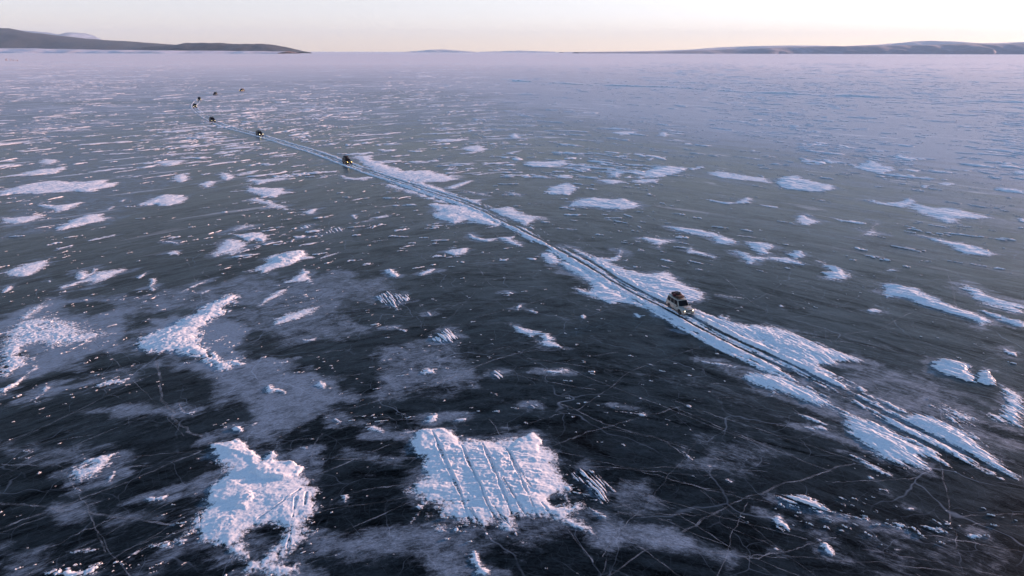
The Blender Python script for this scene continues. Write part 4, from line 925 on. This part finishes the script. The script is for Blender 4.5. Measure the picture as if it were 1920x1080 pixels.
# ------------------------------------------------------------------ far shores
def hill_mat(name, forest, snow, amount, scale):
    t = NT(name)
    g = t.n("ShaderNodeNewGeometry")
    sp = t.n("ShaderNodeSeparateXYZ"); t.l(g.outputs['Position'], sp.inputs[0])
    v = t.comb(sp.outputs[0], t.math('MULTIPLY', sp.outputs[1], 0.5), t.math('MULTIPLY', sp.outputs[2], 3.0))
    n1 = t.noise(v, scale, 8, 0.68); n2 = t.noise(v, scale * 5, 6, 0.7)
    f = t.math('ADD', t.math('MULTIPLY', n1, 0.6), t.math('MULTIPLY', n2, 0.4))
    c = t.mixc(t.mapr(f, amount, amount + 0.16), forest, snow)
    b = t.n("ShaderNodeBsdfPrincipled"); t.l(c, b.inputs['Base Color']); b.inputs['Roughness'].default_value = 0.9
    bp = t.n("ShaderNodeBump"); bp.inputs['Strength'].default_value = 0.6; bp.inputs['Distance'].default_value = 30
    t.l(f, bp.inputs['Height']); t.l(bp.outputs[0], b.inputs['Normal'])
    t.l(b.outputs[0], t.out.inputs['Surface'])
    return t.m
def ridge(name, label, prof, D, wid, mat, seed, jag=0.05):
    P = [px(a, b, D) for a, b in prof]
    xs = np.array([p[0] for p in P]); hs = np.array([max(0.0, p[2]) for p in P])
    N = 320; M = 36
    x = np.linspace(xs[0], xs[-1], N); v = np.linspace(-1, 1, M)
    X, V = np.meshgrid(x, v, indexing='ij')
    Hh = np.interp(X, xs, hs)
    sc = 1.0 / wid
    n = fbm(X * sc * 3, V * 2.0, seed, 6); 
    crest = np.clip(1 - np.abs(V + 0.25 * fbm(X * sc * 1.5, V * 0, seed + 3, 2)) ** 1.6, 0, 1)
    Z = Hh * np.clip(crest * (1 + jag * n), 0, None) + Hh * 0.22 * n * crest * (1 - crest) * 2
    Z = np.where(np.abs(V) > 0.98, -3.0, Z) - 1.0
    Y = D + V * wid + 0.12 * wid * fbm(X * sc * 2, V, seed + 9, 3)
    o = np_mesh(name, np.stack([X.ravel(), Y.ravel(), Z.ravel()], 1), grid_faces(N, M), mat)
    tag(o, label, None, None, 'structure')
    return o
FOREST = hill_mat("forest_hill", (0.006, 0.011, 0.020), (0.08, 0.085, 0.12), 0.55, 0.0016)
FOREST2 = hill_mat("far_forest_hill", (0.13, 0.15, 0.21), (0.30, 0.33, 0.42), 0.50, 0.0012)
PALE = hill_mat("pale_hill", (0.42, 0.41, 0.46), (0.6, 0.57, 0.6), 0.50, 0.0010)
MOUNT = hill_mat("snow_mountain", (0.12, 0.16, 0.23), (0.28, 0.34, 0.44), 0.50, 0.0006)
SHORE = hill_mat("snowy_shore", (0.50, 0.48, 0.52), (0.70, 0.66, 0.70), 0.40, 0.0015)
ridge("mountain", "distant snow covered mountain behind the left hills", [(40,95),(60,80),(88,66),(100,61.5),(118,63),(135,64.5),(155,63),(172,64.5),(188,73),(215,84),(240,95)], 42000, 3500, MOUNT, 3, 0.10)
ridge("mountain", "faint pale ridge behind the hill at the far left", [(-200,50),(-60,52),(0,52),(30,55),(60,58.5),(82,62),(110,72),(150,92)], 40000, 3000, MOUNT, 4, 0.03)
ridge("hill", "long dark forested hill falling from the left edge", [(-500,30),(-250,36),(-100,46),(0,51.5),(30,55),(60,60.5),(100,65.5),(135,70),(190,74.5),(240,77.5),(300,81.5),(350,84.5),(420,90),(520,94)], 17500, 1900, FOREST, 5)
ridge("hill", "low dark headland ending in a point left of centre", [(230,93),(300,86.5),(330,84.5),(355,81),(385,79.8),(420,80.3),(440,82),(480,81.5),(510,84),(525,87),(540,91),(552,94.5),(562,96.5)], 14000, 900, FOREST, 6)
ridge("shore", "snowy low shore below the left hills", [(-500,88),(-100,89),(0,90),(80,91),(180,93),(300,94.2),(420,95.2),(545,96.3)], 12000, 700, SHORE, 7)
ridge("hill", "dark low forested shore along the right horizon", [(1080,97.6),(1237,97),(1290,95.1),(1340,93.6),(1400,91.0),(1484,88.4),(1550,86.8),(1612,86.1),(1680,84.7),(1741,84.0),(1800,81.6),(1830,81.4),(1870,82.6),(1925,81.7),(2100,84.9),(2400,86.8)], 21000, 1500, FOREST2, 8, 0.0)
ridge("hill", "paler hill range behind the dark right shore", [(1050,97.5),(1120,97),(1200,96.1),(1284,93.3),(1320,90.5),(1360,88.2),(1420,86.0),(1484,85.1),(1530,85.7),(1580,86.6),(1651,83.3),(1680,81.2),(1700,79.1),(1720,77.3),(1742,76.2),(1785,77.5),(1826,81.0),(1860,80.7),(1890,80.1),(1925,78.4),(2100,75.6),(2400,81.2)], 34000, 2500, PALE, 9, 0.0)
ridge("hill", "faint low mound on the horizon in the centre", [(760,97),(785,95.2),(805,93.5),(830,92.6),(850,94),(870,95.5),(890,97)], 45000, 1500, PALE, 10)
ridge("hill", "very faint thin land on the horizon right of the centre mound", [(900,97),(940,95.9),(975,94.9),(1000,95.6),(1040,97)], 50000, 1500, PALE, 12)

# pressure ridge of ice running across the far right
def pressure_ridge(label, pts, h, wd, seed):
    P = catmull(W(pts), 40)
    seg = np.hypot(*(P[1:] - P[:-1]).T); arc = np.concatenate([[0], np.cumsum(seg)])
    S = np.linspace(0, arc[-1], 700); T = np.linspace(-1, 1, 11)
    cx = np.interp(S, arc, P[:, 0]); cy = np.interp(S, arc, P[:, 1])
    cy = cy + 5 * fbm(S * 0.02, S * 0, seed + 2, 4)
    s2, t2 = np.meshgrid(S, T, indexing='ij')
    z = h * (1 - np.abs(t2) ** 1.3) * (0.45 + 0.9 * np.clip(fbm(s2 * 0.035, t2 * 0.6, seed, 5), -.5, 1)) + 0.25 * h * fbm(s2 * 0.3, t2 * 2, seed + 5, 3) - 0.1
    z[:, 0] = z[:, -1] = -0.2
    co = np.stack([cx[:, None] + 0 * t2, cy[:, None] + t2 * wd * (0.7 + 0.4 * fbm(s2 * 0.05, t2 * 0, seed + 7, 3)), z], -1).reshape(-1, 3)
    o = np_mesh("ice_ridge", co, grid_faces(len(S), len(T)), SNOW)
    tag(o, label, None, None, 'structure')
pressure_ridge("long thin pressure ridge of ice crossing the bright far ice", [(960,152),(1050,157),(1150,161),(1250,164),(1330,169),(1420,174),(1550,179),(1680,184),(1800,189),(1925,192),(2050,195)], 1.3, 5.0, 41)

# weathered posts on the snow at the far left
ORD = 'leftmost,second from the left,third from the left,fourth from the left,fifth from the left,fifth from the right,fourth from the right,third from the right,second from the right,rightmost'.split(',')
POST = simple_mat("weathered_wood", (0.30, 0.24, 0.23), 0.9, bump=(2.0, 0.4))
def post(k, x, y, h):
    q = px(x, 94.0, 2600.0); rng = random.Random(k)
    bx = q[0]; 
    me = bpy.data.meshes.new("wooden_post"); bm = bmesh.new()
    w = rng.uniform(0.7, 1.2)
    bmesh.ops.create_cone(bm, cap_ends=True, segments=8, radius1=w, radius2=w * 0.7, depth=h + 2, matrix=Matrix.Translation((0, 0, h / 2 - 1)))
    for v in bm.verts: v.co.x += v.co.z * rng.uniform(-.02, .02)
    bm.to_mesh(me); bm.free(); me.materials.append(POST)
    o = bpy.data.objects.new("wooden_post", me); col.objects.link(o); o.location = (bx, 2600 + rng.uniform(-15, 15), 0)
    tag(o, "thin brown post on far left snow, %s in the row" % ORD[k], "post", "brown posts on the snow at the far left edge")
for k, (x, h) in enumerate([(1,8),(4,7),(8,8.5),(11,6),(15,8),(18,8.5),(21,6),(24,5.5),(28,5),(32,4)]): post(k, x, 94, h)

# ------------------------------------------------------------------ vehicles
MAT = {
 'white': simple_mat("white_paint", (0.33, 0.305, 0.26), 0.4, coat=0.5, var=0.08),
 'black': simple_mat("black_paint", (0.012, 0.012, 0.014), 0.5, coat=0.15),
 'green': simple_mat("dark_green_paint", (0.014, 0.022, 0.018), 0.5, coat=0.15),
 'grey': simple_mat("dark_grey_paint", (0.035, 0.033, 0.033), 0.5, coat=0.15),
 'glass': simple_mat("tinted_glass", (0.006, 0.006, 0.008), 0.3),
 'rubber': simple_mat("tyre_rubber", (0.02, 0.02, 0.021), 0.85, bump=(12, 0.5)),
 'metal': simple_mat("rim_alloy", (0.10, 0.10, 0.105), 0.45, metal=0.8),
 'plastic': simple_mat("black_plastic", (0.022, 0.022, 0.024), 0.6),
 'rack': simple_mat("rack_steel", (0.04, 0.038, 0.036), 0.5, metal=0.3),
 'lamp': simple_mat("headlight_lit", (0.9, 0.85, 0.7), 0.2, emit=((1.0, 0.80, 0.50), 7.0)),
 'lampy': simple_mat("headlight_yellow_lit", (0.9, 0.7, 0.3), 0.2, emit=((1.0, 0.60, 0.16), 9.0)),
 'dull': simple_mat("lamp_housing", (0.6, 0.55, 0.45), 0.25),
 'amber': simple_mat("amber_indicator", (0.7, 0.30, 0.05), 0.3),
 'red': simple_mat("red_lens", (0.35, 0.02, 0.02), 0.3),
 'plate': simple_mat("number_plate", (0.7, 0.7, 0.66), 0.5),
 'bag_red': simple_mat("red_canvas", (0.10, 0.014, 0.018), 0.9, bump=(6, 0.6)),
 'bag_tan': simple_mat("tan_canvas", (0.11, 0.05, 0.032), 0.9, bump=(6, 0.6)),
 'bag_dark': simple_mat("dark_canvas", (0.025, 0.02, 0.025), 0.9, bump=(6, 0.6)),
}
def bm_obj(name, bm, mat, parent=None, loc=None, smooth=False, bevel=0.0):
    bmesh.ops.recalc_face_normals(bm, faces=bm.faces)
    me = bpy.data.meshes.new(name); bm.to_mesh(me); bm.free()
    me.materials.append(MAT[mat])
    if smooth:
        for p in me.polygons: p.use_smooth = True
        try: me.set_sharp_from_angle(angle=R(38))
        except Exception: pass
    o = bpy.data.objects.new(name, me); col.objects.link(o)
    if parent is not None: o.parent = parent
    if loc: o.location = loc
    if bevel:
        m = o.modifiers.new("bevel", 'BEVEL'); m.width = bevel; m.segments = 2; m.limit_method = 'ANGLE'
    return o
def box(bm, c, s, rot=None):
    m = Matrix.Translation(c) @ (rot.to_4x4() if rot else Matrix.Identity(4)) @ Matrix.Diagonal((*s, 1))
    bmesh.ops.create_cube(bm, size=1, matrix=m)
def tube(bm, a, b, r, seg=8):
    a, b = Vector(a), Vector(b); d = b - a
    q = d.to_track_quat('Z', 'Y').to_matrix().to_4x4()
    bmesh.ops.create_cone(bm, cap_ends=True, segments=seg, radius1=r, radius2=r, depth=d.length, matrix=Matrix.Translation((a + b) / 2) @ q)
def lathe(bm, prof, n=28, axis='Y'):
    rings = []
    for r, z in prof:
        rings.append([bm.verts.new((r * math.cos(2 * math.pi * k / n), z, r * math.sin(2 * math.pi * k / n))) for k in range(n)])
    for a, b in zip(rings, rings[1:]):
        for k in range(n): bm.faces.new((a[k], a[(k + 1) % n], b[(k + 1) % n], b[k]))
    return rings
def loft(bm, secs):
    rows = [[bm.verts.new(p) for p in s] for s in secs]
    for a, b in zip(rows, rows[1:]):
        for k in range(len(a) - 1): bm.faces.new((a[k], a[k + 1], b[k + 1], b[k]))
    bm.faces.new(rows[0]); bm.faces.new(rows[-1][::-1])

def make_suv(paint, label, kind='wagon', lamp='lamp', detail=True, rack=True):
    """off-road car, +X forward, wheels on z=0"""
    root = bpy.data.objects.new("off_road_car", None); root.empty_display_size = 0.5; col.objects.link(root)
    tag(root, label, "car", "off-road cars driving in convoy over the ice")
    Lh, W2_, wb = 2.35, 0.93, 1.38
    roof = 1.86; xr = -2.28
    if kind == 'van': roof = 2.08
    # ---- body shell with wheel arches cut out of its sides
    def low(x):
        for c in (wb, -wb):
            if abs(x - c) < 0.50: return max(0.42, 0.0 + math.sqrt(max(0, 0.50 ** 2 - (x - c) ** 2)) + 0.36)
        return 0.42
    xs = sorted(set([round(v, 3) for v in list(np.linspace(-2.30, 2.32, 34)) + [wb - .5, wb + .5, -wb - .5, -wb + .5, wb - .45, wb + .45, -wb - .45, -wb + .45]]))
    secs = []
    for x in xs:
        w = W2_ - 0.10 * smooth01((x - 1.5) / 0.85) - 0.05 * smooth01((-1.7 - x) / 0.6)
        top = 1.12 if x < 0.95 else 1.10 - 0.10 * smooth01((x - 0.95) / 1.3) - 0.08 * smooth01((x - 2.1) / 0.22)
        zb = float(low(x))
        fl = 0.025 if any(abs(x - c) < 0.62 for c in (wb, -wb)) else 0.0
        half = [(w - 0.05, zb), (w + fl, zb + 0.03), (w + fl, max(zb + 0.05, 0.86)), (w - 0.01, max(zb + 0.08, top - 0.12)), (w - 0.07, top - 0.02), (w - 0.22, top + 0.01), (0.0, top + 0.035)]
        full = [(x, -y, z) for y, z in half] + [(x, y, z) for y, z in half[-2::-1]]
        secs.append(full)
    bm = bmesh.new(); loft(bm, secs)
    bmesh.ops.create_cube(bm, size=1, matrix=Matrix.Translation((0, 0, 0.62)) @ Matrix.Diagonal((1.7, 1.5, 0.5, 1)))
    body = bm_obj("body", bm, paint, root, smooth=True)
    # ---- cabin
    z0, z1 = 1.09, roof
    fx0, fx1 = 1.02, (0.42 if kind != 'van' else 0.55)
    w0, w1 = 0.87, 0.72
    def cab(u, s, z):      # u: 0 rear .. 1 front, s: -1..1, z height fraction
        xa = xr + (0.10 * z)
        xb = fx0 + (fx1 - fx0) * z
        return Vector((xa + (xb - xa) * u, s * (w0 + (w1 - w0) * z ** 1.2), z0 + (z1 - z0) * z))
    bm = bmesh.new(); secs = []
    for u in [0, .02, .06, .25, .5, .75, .93, .98, 1.0]:
        e = 0.06 * (1 - smooth01(min(u, 1 - u) / 0.06))
        half = []
        for z in (0, .35, .7, .9, .97, 1.0):
            p = cab(u, 1, min(z, 0.97)); ins = 0 if z < .95 else (0.03 if z < .99 else 0.12)
            half.append((p.x, p.y - ins - e * z, z0 + (z1 - z0) * z - e * 0.5 * z))
        cxx = half[-1][0]
        pts = [(a, -b, c) for a, b, c in half] + [(cxx, 0, half[-1][2] + 0.03)] + [(a, b, c) for a, b, c in half[::-1]]
        secs.append(pts)
    loft(bm, secs)
    bm_obj("cabin", bm, paint, root, smooth=True)
    def glass(name, quad, par=root):
        q = [Vector(p) for p in quad]; n = (q[1] - q[0]).cross(q[2] - q[0]).normalized()
        b2 = bmesh.new(); f = [b2.verts.new(p + n * 0.016) for p in q]; g = [b2.verts.new(p - n * 0.02) for p in q]
        b2.faces.new(f); b2.faces.new(g[::-1])
        for k in range(4): b2.faces.new((f[k], g[k], g[(k + 1) % 4], f[(k + 1) % 4]))
        return bm_obj(name, b2, 'glass', par, bevel=0.01)
    zl, zh = 0.10, 0.86
    glass("windshield", [cab(1, -.88, .06), cab(1, .88, .06), cab(1, .88, .88), cab(1, -.88, .88)])
    glass("rear_window", [cab(0, .84, .12), cab(0, -.84, .12), cab(0, -.84, .85), cab(0, .84, .85)])
    bars = [(.06, .32), (.355, .62), (.655, .935)]
    for a, b in bars:
        for s in (1, -1):
            q = [cab(a, s, zl), cab(b, s, zl), cab(b if b < .9 else .955, s, zh), cab(a, s, zh)]
            if s > 0: q = q[::-1]
            glass("side_window", q)
    # ---- wheels
    for c in (wb, -wb):
        for s in (1, -1):
            bm = bmesh.new()
            r = lathe(bm, [(.20, -.11), (.33, -.125), (.375, -.10), (.39, -.05), (.39, .05), (.375, .10), (.33, .125), (.20, .11)])
            w = bm_obj("wheel", bm, 'rubber', root, (c, s * 0.80, 0.39), smooth=True)
            bm = bmesh.new()
            lathe(bm, [(.0, s * .05), (.06, s * .09), (.07, s * .06), (.19, s * .075), (.235, s * .115), (.24, 0)], 20)
            bm_obj("rim", bm, 'metal', w, smooth=True)
            bm = bmesh.new()      # arch flare
            for k in range(9):
                a0 = math.pi * (0.04 + 0.92 * k / 9); a1 = math.pi * (0.04 + 0.92 * (k + 1) / 9)
                p = [Vector((c + .50 * math.cos(a), s * 0.90, .36 + .50 * math.sin(a))) for a in (a0, a1)]
                tube(bm, p[0], p[1], 0.045, 6)
            bm_obj("wheel_arch", bm, 'plastic' if paint != 'white' else 'grey', root)
    # ---- front
    bm = bmesh.new(); box(bm, (2.325, 0, .86), (.06, .98, .16))
    g = bm_obj("grille", bm, 'plastic', root, bevel=0.01)
    bm = bmesh.new()
    for z in (.82, .865, .91): box(bm, (2.36, 0, z), (.02, .9, .014))
    bm_obj("grille_bar", bm, 'metal', g)
    for s in (1, -1):
        bm = bmesh.new(); box(bm, (2.31, s * .655, .86), (.10, .27, .17))
        h = bm_obj("headlight", bm, 'dull', root, bevel=0.03)
        bm = bmesh.new()
        bmesh.ops.create_uvsphere(bm, u_segments=14, v_segments=8, radius=.068, matrix=Matrix.Translation((2.345, s * .66, .865)) @ Matrix.Diagonal((.5, 1, 1, 1)))
        bm_obj("lit_bulb", bm, lamp, h, smooth=True)
        bm = bmesh.new(); box(bm, (2.26, s * .835, .86), (.14, .07, .12)); bm_obj("indicator", bm, 'amber', root, bevel=0.01)
        bm = bmesh.new(); box(bm, (-2.31, s * .79, .95), (.05, .12, .30)); bm_obj("tail_light", bm, 'red', root, bevel=0.01)
        bm = bmesh.new(); box(bm, (.84, s * 1.03, 1.17), (.10, .20, .16)); box(bm, (.86, s * .92, 1.13), (.05, .12, .05)); bm_obj("mirror", bm, 'plastic', root, bevel=0.02)
        if detail:
            bm = bmesh.new()
            for x in (-.02, -1.02): box(bm, (x, s * .94, 1.0), (.16, .03, .03))
            bm_obj("door_handle", bm, 'plastic', root)
            bm = bmesh.new()
            for x in (.93, -.12, -1.0): box(bm, (x, s * .926, .76), (.015, .012, .60) if x > -1 else (.015, .012, .2))
            bm_obj("door_gap", bm, 'plastic', root)
            bm = bmesh.new(); tube(bm, (-.86, s * .93, .36), (.86, s * .93, .36), .04); bm_obj("side_step", bm, 'plastic', root)
            bm = bmesh.new(); box(bm, (2.44, s * .62, .56), (.04, .15, .09)); bm_obj("fog_lamp", bm, 'dull', root, bevel=0.01)
    bm = bmesh.new(); box(bm, (2.38, 0, .62), (.20, 1.72, .20)); box(bm, (2.10, .84, .62), (.40, .12, .20)); box(bm, (2.10, -.84, .62), (.40, .12, .20))
    bp = bm_obj("front_bumper", bm, paint if paint == 'white' else 'plastic', root, bevel=0.04)
    bm = bmesh.new(); box(bm, (2.40, 0, .48), (.16, 1.45, .10)); box(bm, (2.485, 0, .62), (.012, .9, .08)); bm_obj("air_intake", bm, 'plastic', bp)
    bm = bmesh.new(); box(bm, (2.495, 0, .53), (.02, .48, .10)); bm_obj("number_plate", bm, 'plate', bp)
    bm = bmesh.new(); box(bm, (-2.38, 0, .60), (.16, 1.76, .22)); bm_obj("rear_bumper", bm, 'plastic', root, bevel=0.03)
    bm = bmesh.new()
    for s in (1, -1): tube(bm, (1.06, s * .45, 1.115), (.98, s * .02 - .3 * s, 1.33), .012)
    bm_obj("wiper", bm, 'plastic', root)
    if detail:
        bm = bmesh.new(); box(bm, (1.65, 0, 1.125), (.75, .72, .05)); bm_obj("bonnet_scoop", bm, paint, root, bevel=0.025)
    # ---- roof rack
    if rack:
        bm = bmesh.new(); zr = roof + .14
        for s in (1, -1):
            tube(bm, (-2.0, s * .64, zr), (.30, s * .64, zr), .02); tube(bm, (-2.0, s * .64, zr + .10), (.30, s * .64, zr + .10), .016)
            for x in (-1.9, -.85, .2): tube(bm, (x, s * .64, roof - .05), (x, s * .64, zr + .10), .016)
        for x in (-2.0, .30): tube(bm, (x, -.64, zr + .10), (x, .64, zr + .10), .016)
        for x in np.linspace(-2.0, .30, 9): tube(bm, (x, -.64, zr), (x, .64, zr), .014)
        bm_obj("roof_rack", bm, 'rack', root)
    return root

def copy_tree(o, parent=None):
    c = o.copy(); col.objects.link(c)
    if parent is not None: c.parent = parent
    for ch in list(o.children): copy_tree(ch, c)
    return c
def repaint(o, a, b):
    """give the copies a mesh of their own in another paint"""
    for ch in [o] + list(o.children):
        if ch.data and ch.data.materials and ch.data.materials[0] == MAT[a]:
            ch.data = ch.data.copy(); ch.data.materials[0] = MAT[b]
        if ch is not o: repaint(ch, a, b)

def heading(a, b):
    p, q = px(*a), px(*b); return math.atan2(q[1] - p[1], q[0] - p[0])
def put(o, at_px, to_px):
    x, y = px(*at_px); o.location = (x, y, 0.0); o.rotation_euler = (0, 0, heading(at_px, to_px)); return o

def bag(name, mat, label, cat, car, c, s, seed, rz=0.0, straps=True):
    """soft bag resting on a rack: rounded lumpy box with straps"""
    bm = bmesh.new(); bmesh.ops.create_cube(bm, size=1)
    bmesh.ops.subdivide_edges(bm, edges=bm.edges[:], cuts=6, use_grid_fill=True)
    for v in bm.verts:
        p = v.co * 2; n = (abs(p.x) ** 4 + abs(p.y) ** 4 + abs(p.z) ** 4) ** .25
        p = p / max(n, 1e-6) * (1 + .09 * math.sin(5 * p.x + seed) * math.cos(4 * p.y + seed * 2) + .04 * math.sin(9 * p.x + 7 * p.z + seed))
        v.co = Vector((p.x * s[0] / 2, p.y * s[1] / 2, p.z * s[2] / 2))
    o = bm_obj(name, bm, mat, None, smooth=True)
    M = Matrix.Translation(car.location) @ Matrix.Rotation(car.rotation_euler.z, 4, 'Z')
    o.location = M @ Vector(c); o.rotation_euler = (0, 0, car.rotation_euler.z + rz)
    if straps:
        bm = bmesh.new()
        for x in (-.25, .25): box(bm, (x * s[0], 0, 0), (.05, s[1] * 1.03, s[2] * 1.04))
        bm_obj("strap", bm, 'plastic', o, bevel=0.02)
    tag(o, label, cat)
    return o

white = make_suv('white', "white off-road car with roof luggage and lit headlights, nearest on the track")
put(white, (1274, 583), (1310, 606))
bag("duffel_bag", 'bag_tan', "tan bag strapped flat at the front of the white car's roof rack", "bag", white, (-.18, .02, 2.13), (.85, 1.12, .26), 1)
bag("duffel_bag", 'bag_red', "dark red bag in the middle of the white car's roof rack", "bag", white, (-.98, -.30, 2.16), (.62, .66, .34), 2, .2)
bag("duffel_bag", 'bag_tan', "brown sack beside the dark red bag on the white car's roof", "bag", white, (-.95, .38, 2.14), (.62, .56, .30), 3, -.15)
bag("backpack", 'bag_dark', "dark bag at the rear of the white car's roof rack", "bag", white, (-1.62, .1, 2.17), (.58, 1.05, .36), 4)
def spare(car, c):
    bm = bmesh.new(); lathe(bm, [(.19, -.10), (.32, -.12), (.37, -.08), (.38, 0), (.37, .08), (.32, .12), (.19, .10), (.17, 0), (.19, -.10)], 28)
    bmesh.ops.rotate(bm, verts=bm.verts, matrix=Matrix.Rotation(math.pi / 2, 3, 'X'))
    o = bm_obj("spare_tyre", bm, 'rubber', None, smooth=True)
    M = Matrix.Translation(car.location) @ Matrix.Rotation(car.rotation_euler.z, 4, 'Z')
    o.location = M @ Vector(c); o.rotation_euler = (R(5), R(-4), car.rotation_euler.z)
    bm = bmesh.new(); bmesh.ops.create_cone(bm, cap_ends=True, segments=20, radius1=.2, radius2=.2, depth=.1); bm_obj("rim", bm, 'metal', o)
    return tag(o, "spare tyre lying on the luggage on the white car's roof", "tyre")
spare(white, (-.75, .02, 2.44))

dark = make_suv('black', "black off-road car with peaked roof load, second in the convoy", lamp='lampy', detail=False)
put(dark, (651, 307), (685, 320))
bag("roof_load", 'bag_dark', "peaked dark tarpaulin load on the second car's roof", "luggage", dark, (-.75, 0, 2.25), (1.9, 1.2, .5), 5, 0, False)
rest = [((487,255),(530,267),'black','lamp',"black off-road car third in the convoy, at the bend of the snowy track"),
        ((398.5,229),(412,234),'black','lamp',"black off-road car fourth in the convoy, facing the viewer with both headlights lit"),
        ((366,202),(368,207),'grey','lamp',"dark brown-grey car fifth in the convoy, throwing two bright streaks on the ice"),
        ((374,188.5),(371,194),'black','lamp',"dark car sixth in the convoy, just behind the one on the two bright streaks"),
        ((404,178.5),(388,182),'black','dull',"small dark car seventh in the convoy, seen from its side beyond the curve"),
        ((454,171.5),(430,174),'green','lampy',"tiny farthest car at the tail of the convoy, lit from ahead")]
for a, b, paint, lamp, lab in rest:
    o = copy_tree(dark); put(o, a, b); o["label"] = lab
    k = 1.10 if a[0] > 450 and a[1] > 200 else 1.25
    o.scale = (k * 0.92, k, k)
    if paint != 'black': repaint(o, 'black', paint)
    if lamp != 'lampy': repaint(o, 'lampy', lamp)

# headlight beams of the lit cars
def beam(car, power, colr):
    for s in (1, -1):
        l = bpy.data.lights.new("headlight_beam", 'SPOT'); l.energy = power; l.color = colr; l.spot_size = R(38); l.spot_blend = 0.8; l.shadow_soft_size = 0.08
        o = bpy.data.objects.new("headlight_beam", l); col.objects.link(o)
        M = Matrix.Translation(car.location) @ Matrix.Rotation(car.rotation_euler.z, 4, 'Z')
        p = M @ Vector((2.60, s * .66, .87)); q = M @ Vector((14, s * .8, -0.4))
        o.location = p; o.rotation_euler = (p - q).to_track_quat('Z', 'Y').to_euler()
cars = [o for o in bpy.data.objects if o.name.startswith("off_road_car")]
for c in cars:
    if "seventh" in c["label"]: continue
    beam(c, 60 if c is white else 90, (1.0, .80, .5))

# ------------------------------------------------------------------ haze
def build_haze():
    bm = bmesh.new(); X, Y0, Y1, Z0, Z1 = 58000, -2500, 56000, -4, 1500
    m = Matrix.Translation((0, (Y0 + Y1) / 2, (Z0 + Z1) / 2)) @ Matrix.Diagonal((2 * X, Y1 - Y0, Z1 - Z0, 1))
    bmesh.ops.create_cube(bm, size=1, matrix=m)
    me = bpy.data.meshes.new("haze"); bm.to_mesh(me); bm.free()
    t = NT("haze_air")
    v = t.n("ShaderNodeVolumePrincipled"); v.inputs['Color'].default_value = (0.50, 0.74, 1.0, 1)
    v.inputs['Density'].default_value = HAZE; v.inputs['Anisotropy'].default_value = 0.0
    t.l(v.outputs[0], t.out.inputs['Volume'])
    me.materials.append(t.m)
    o = bpy.data.objects.new("haze", me); col.objects.link(o)
    tag(o, "thin pale winter air fading the far shores", "haze", None, 'stuff')
HAZE = 1.6e-5
build_haze()
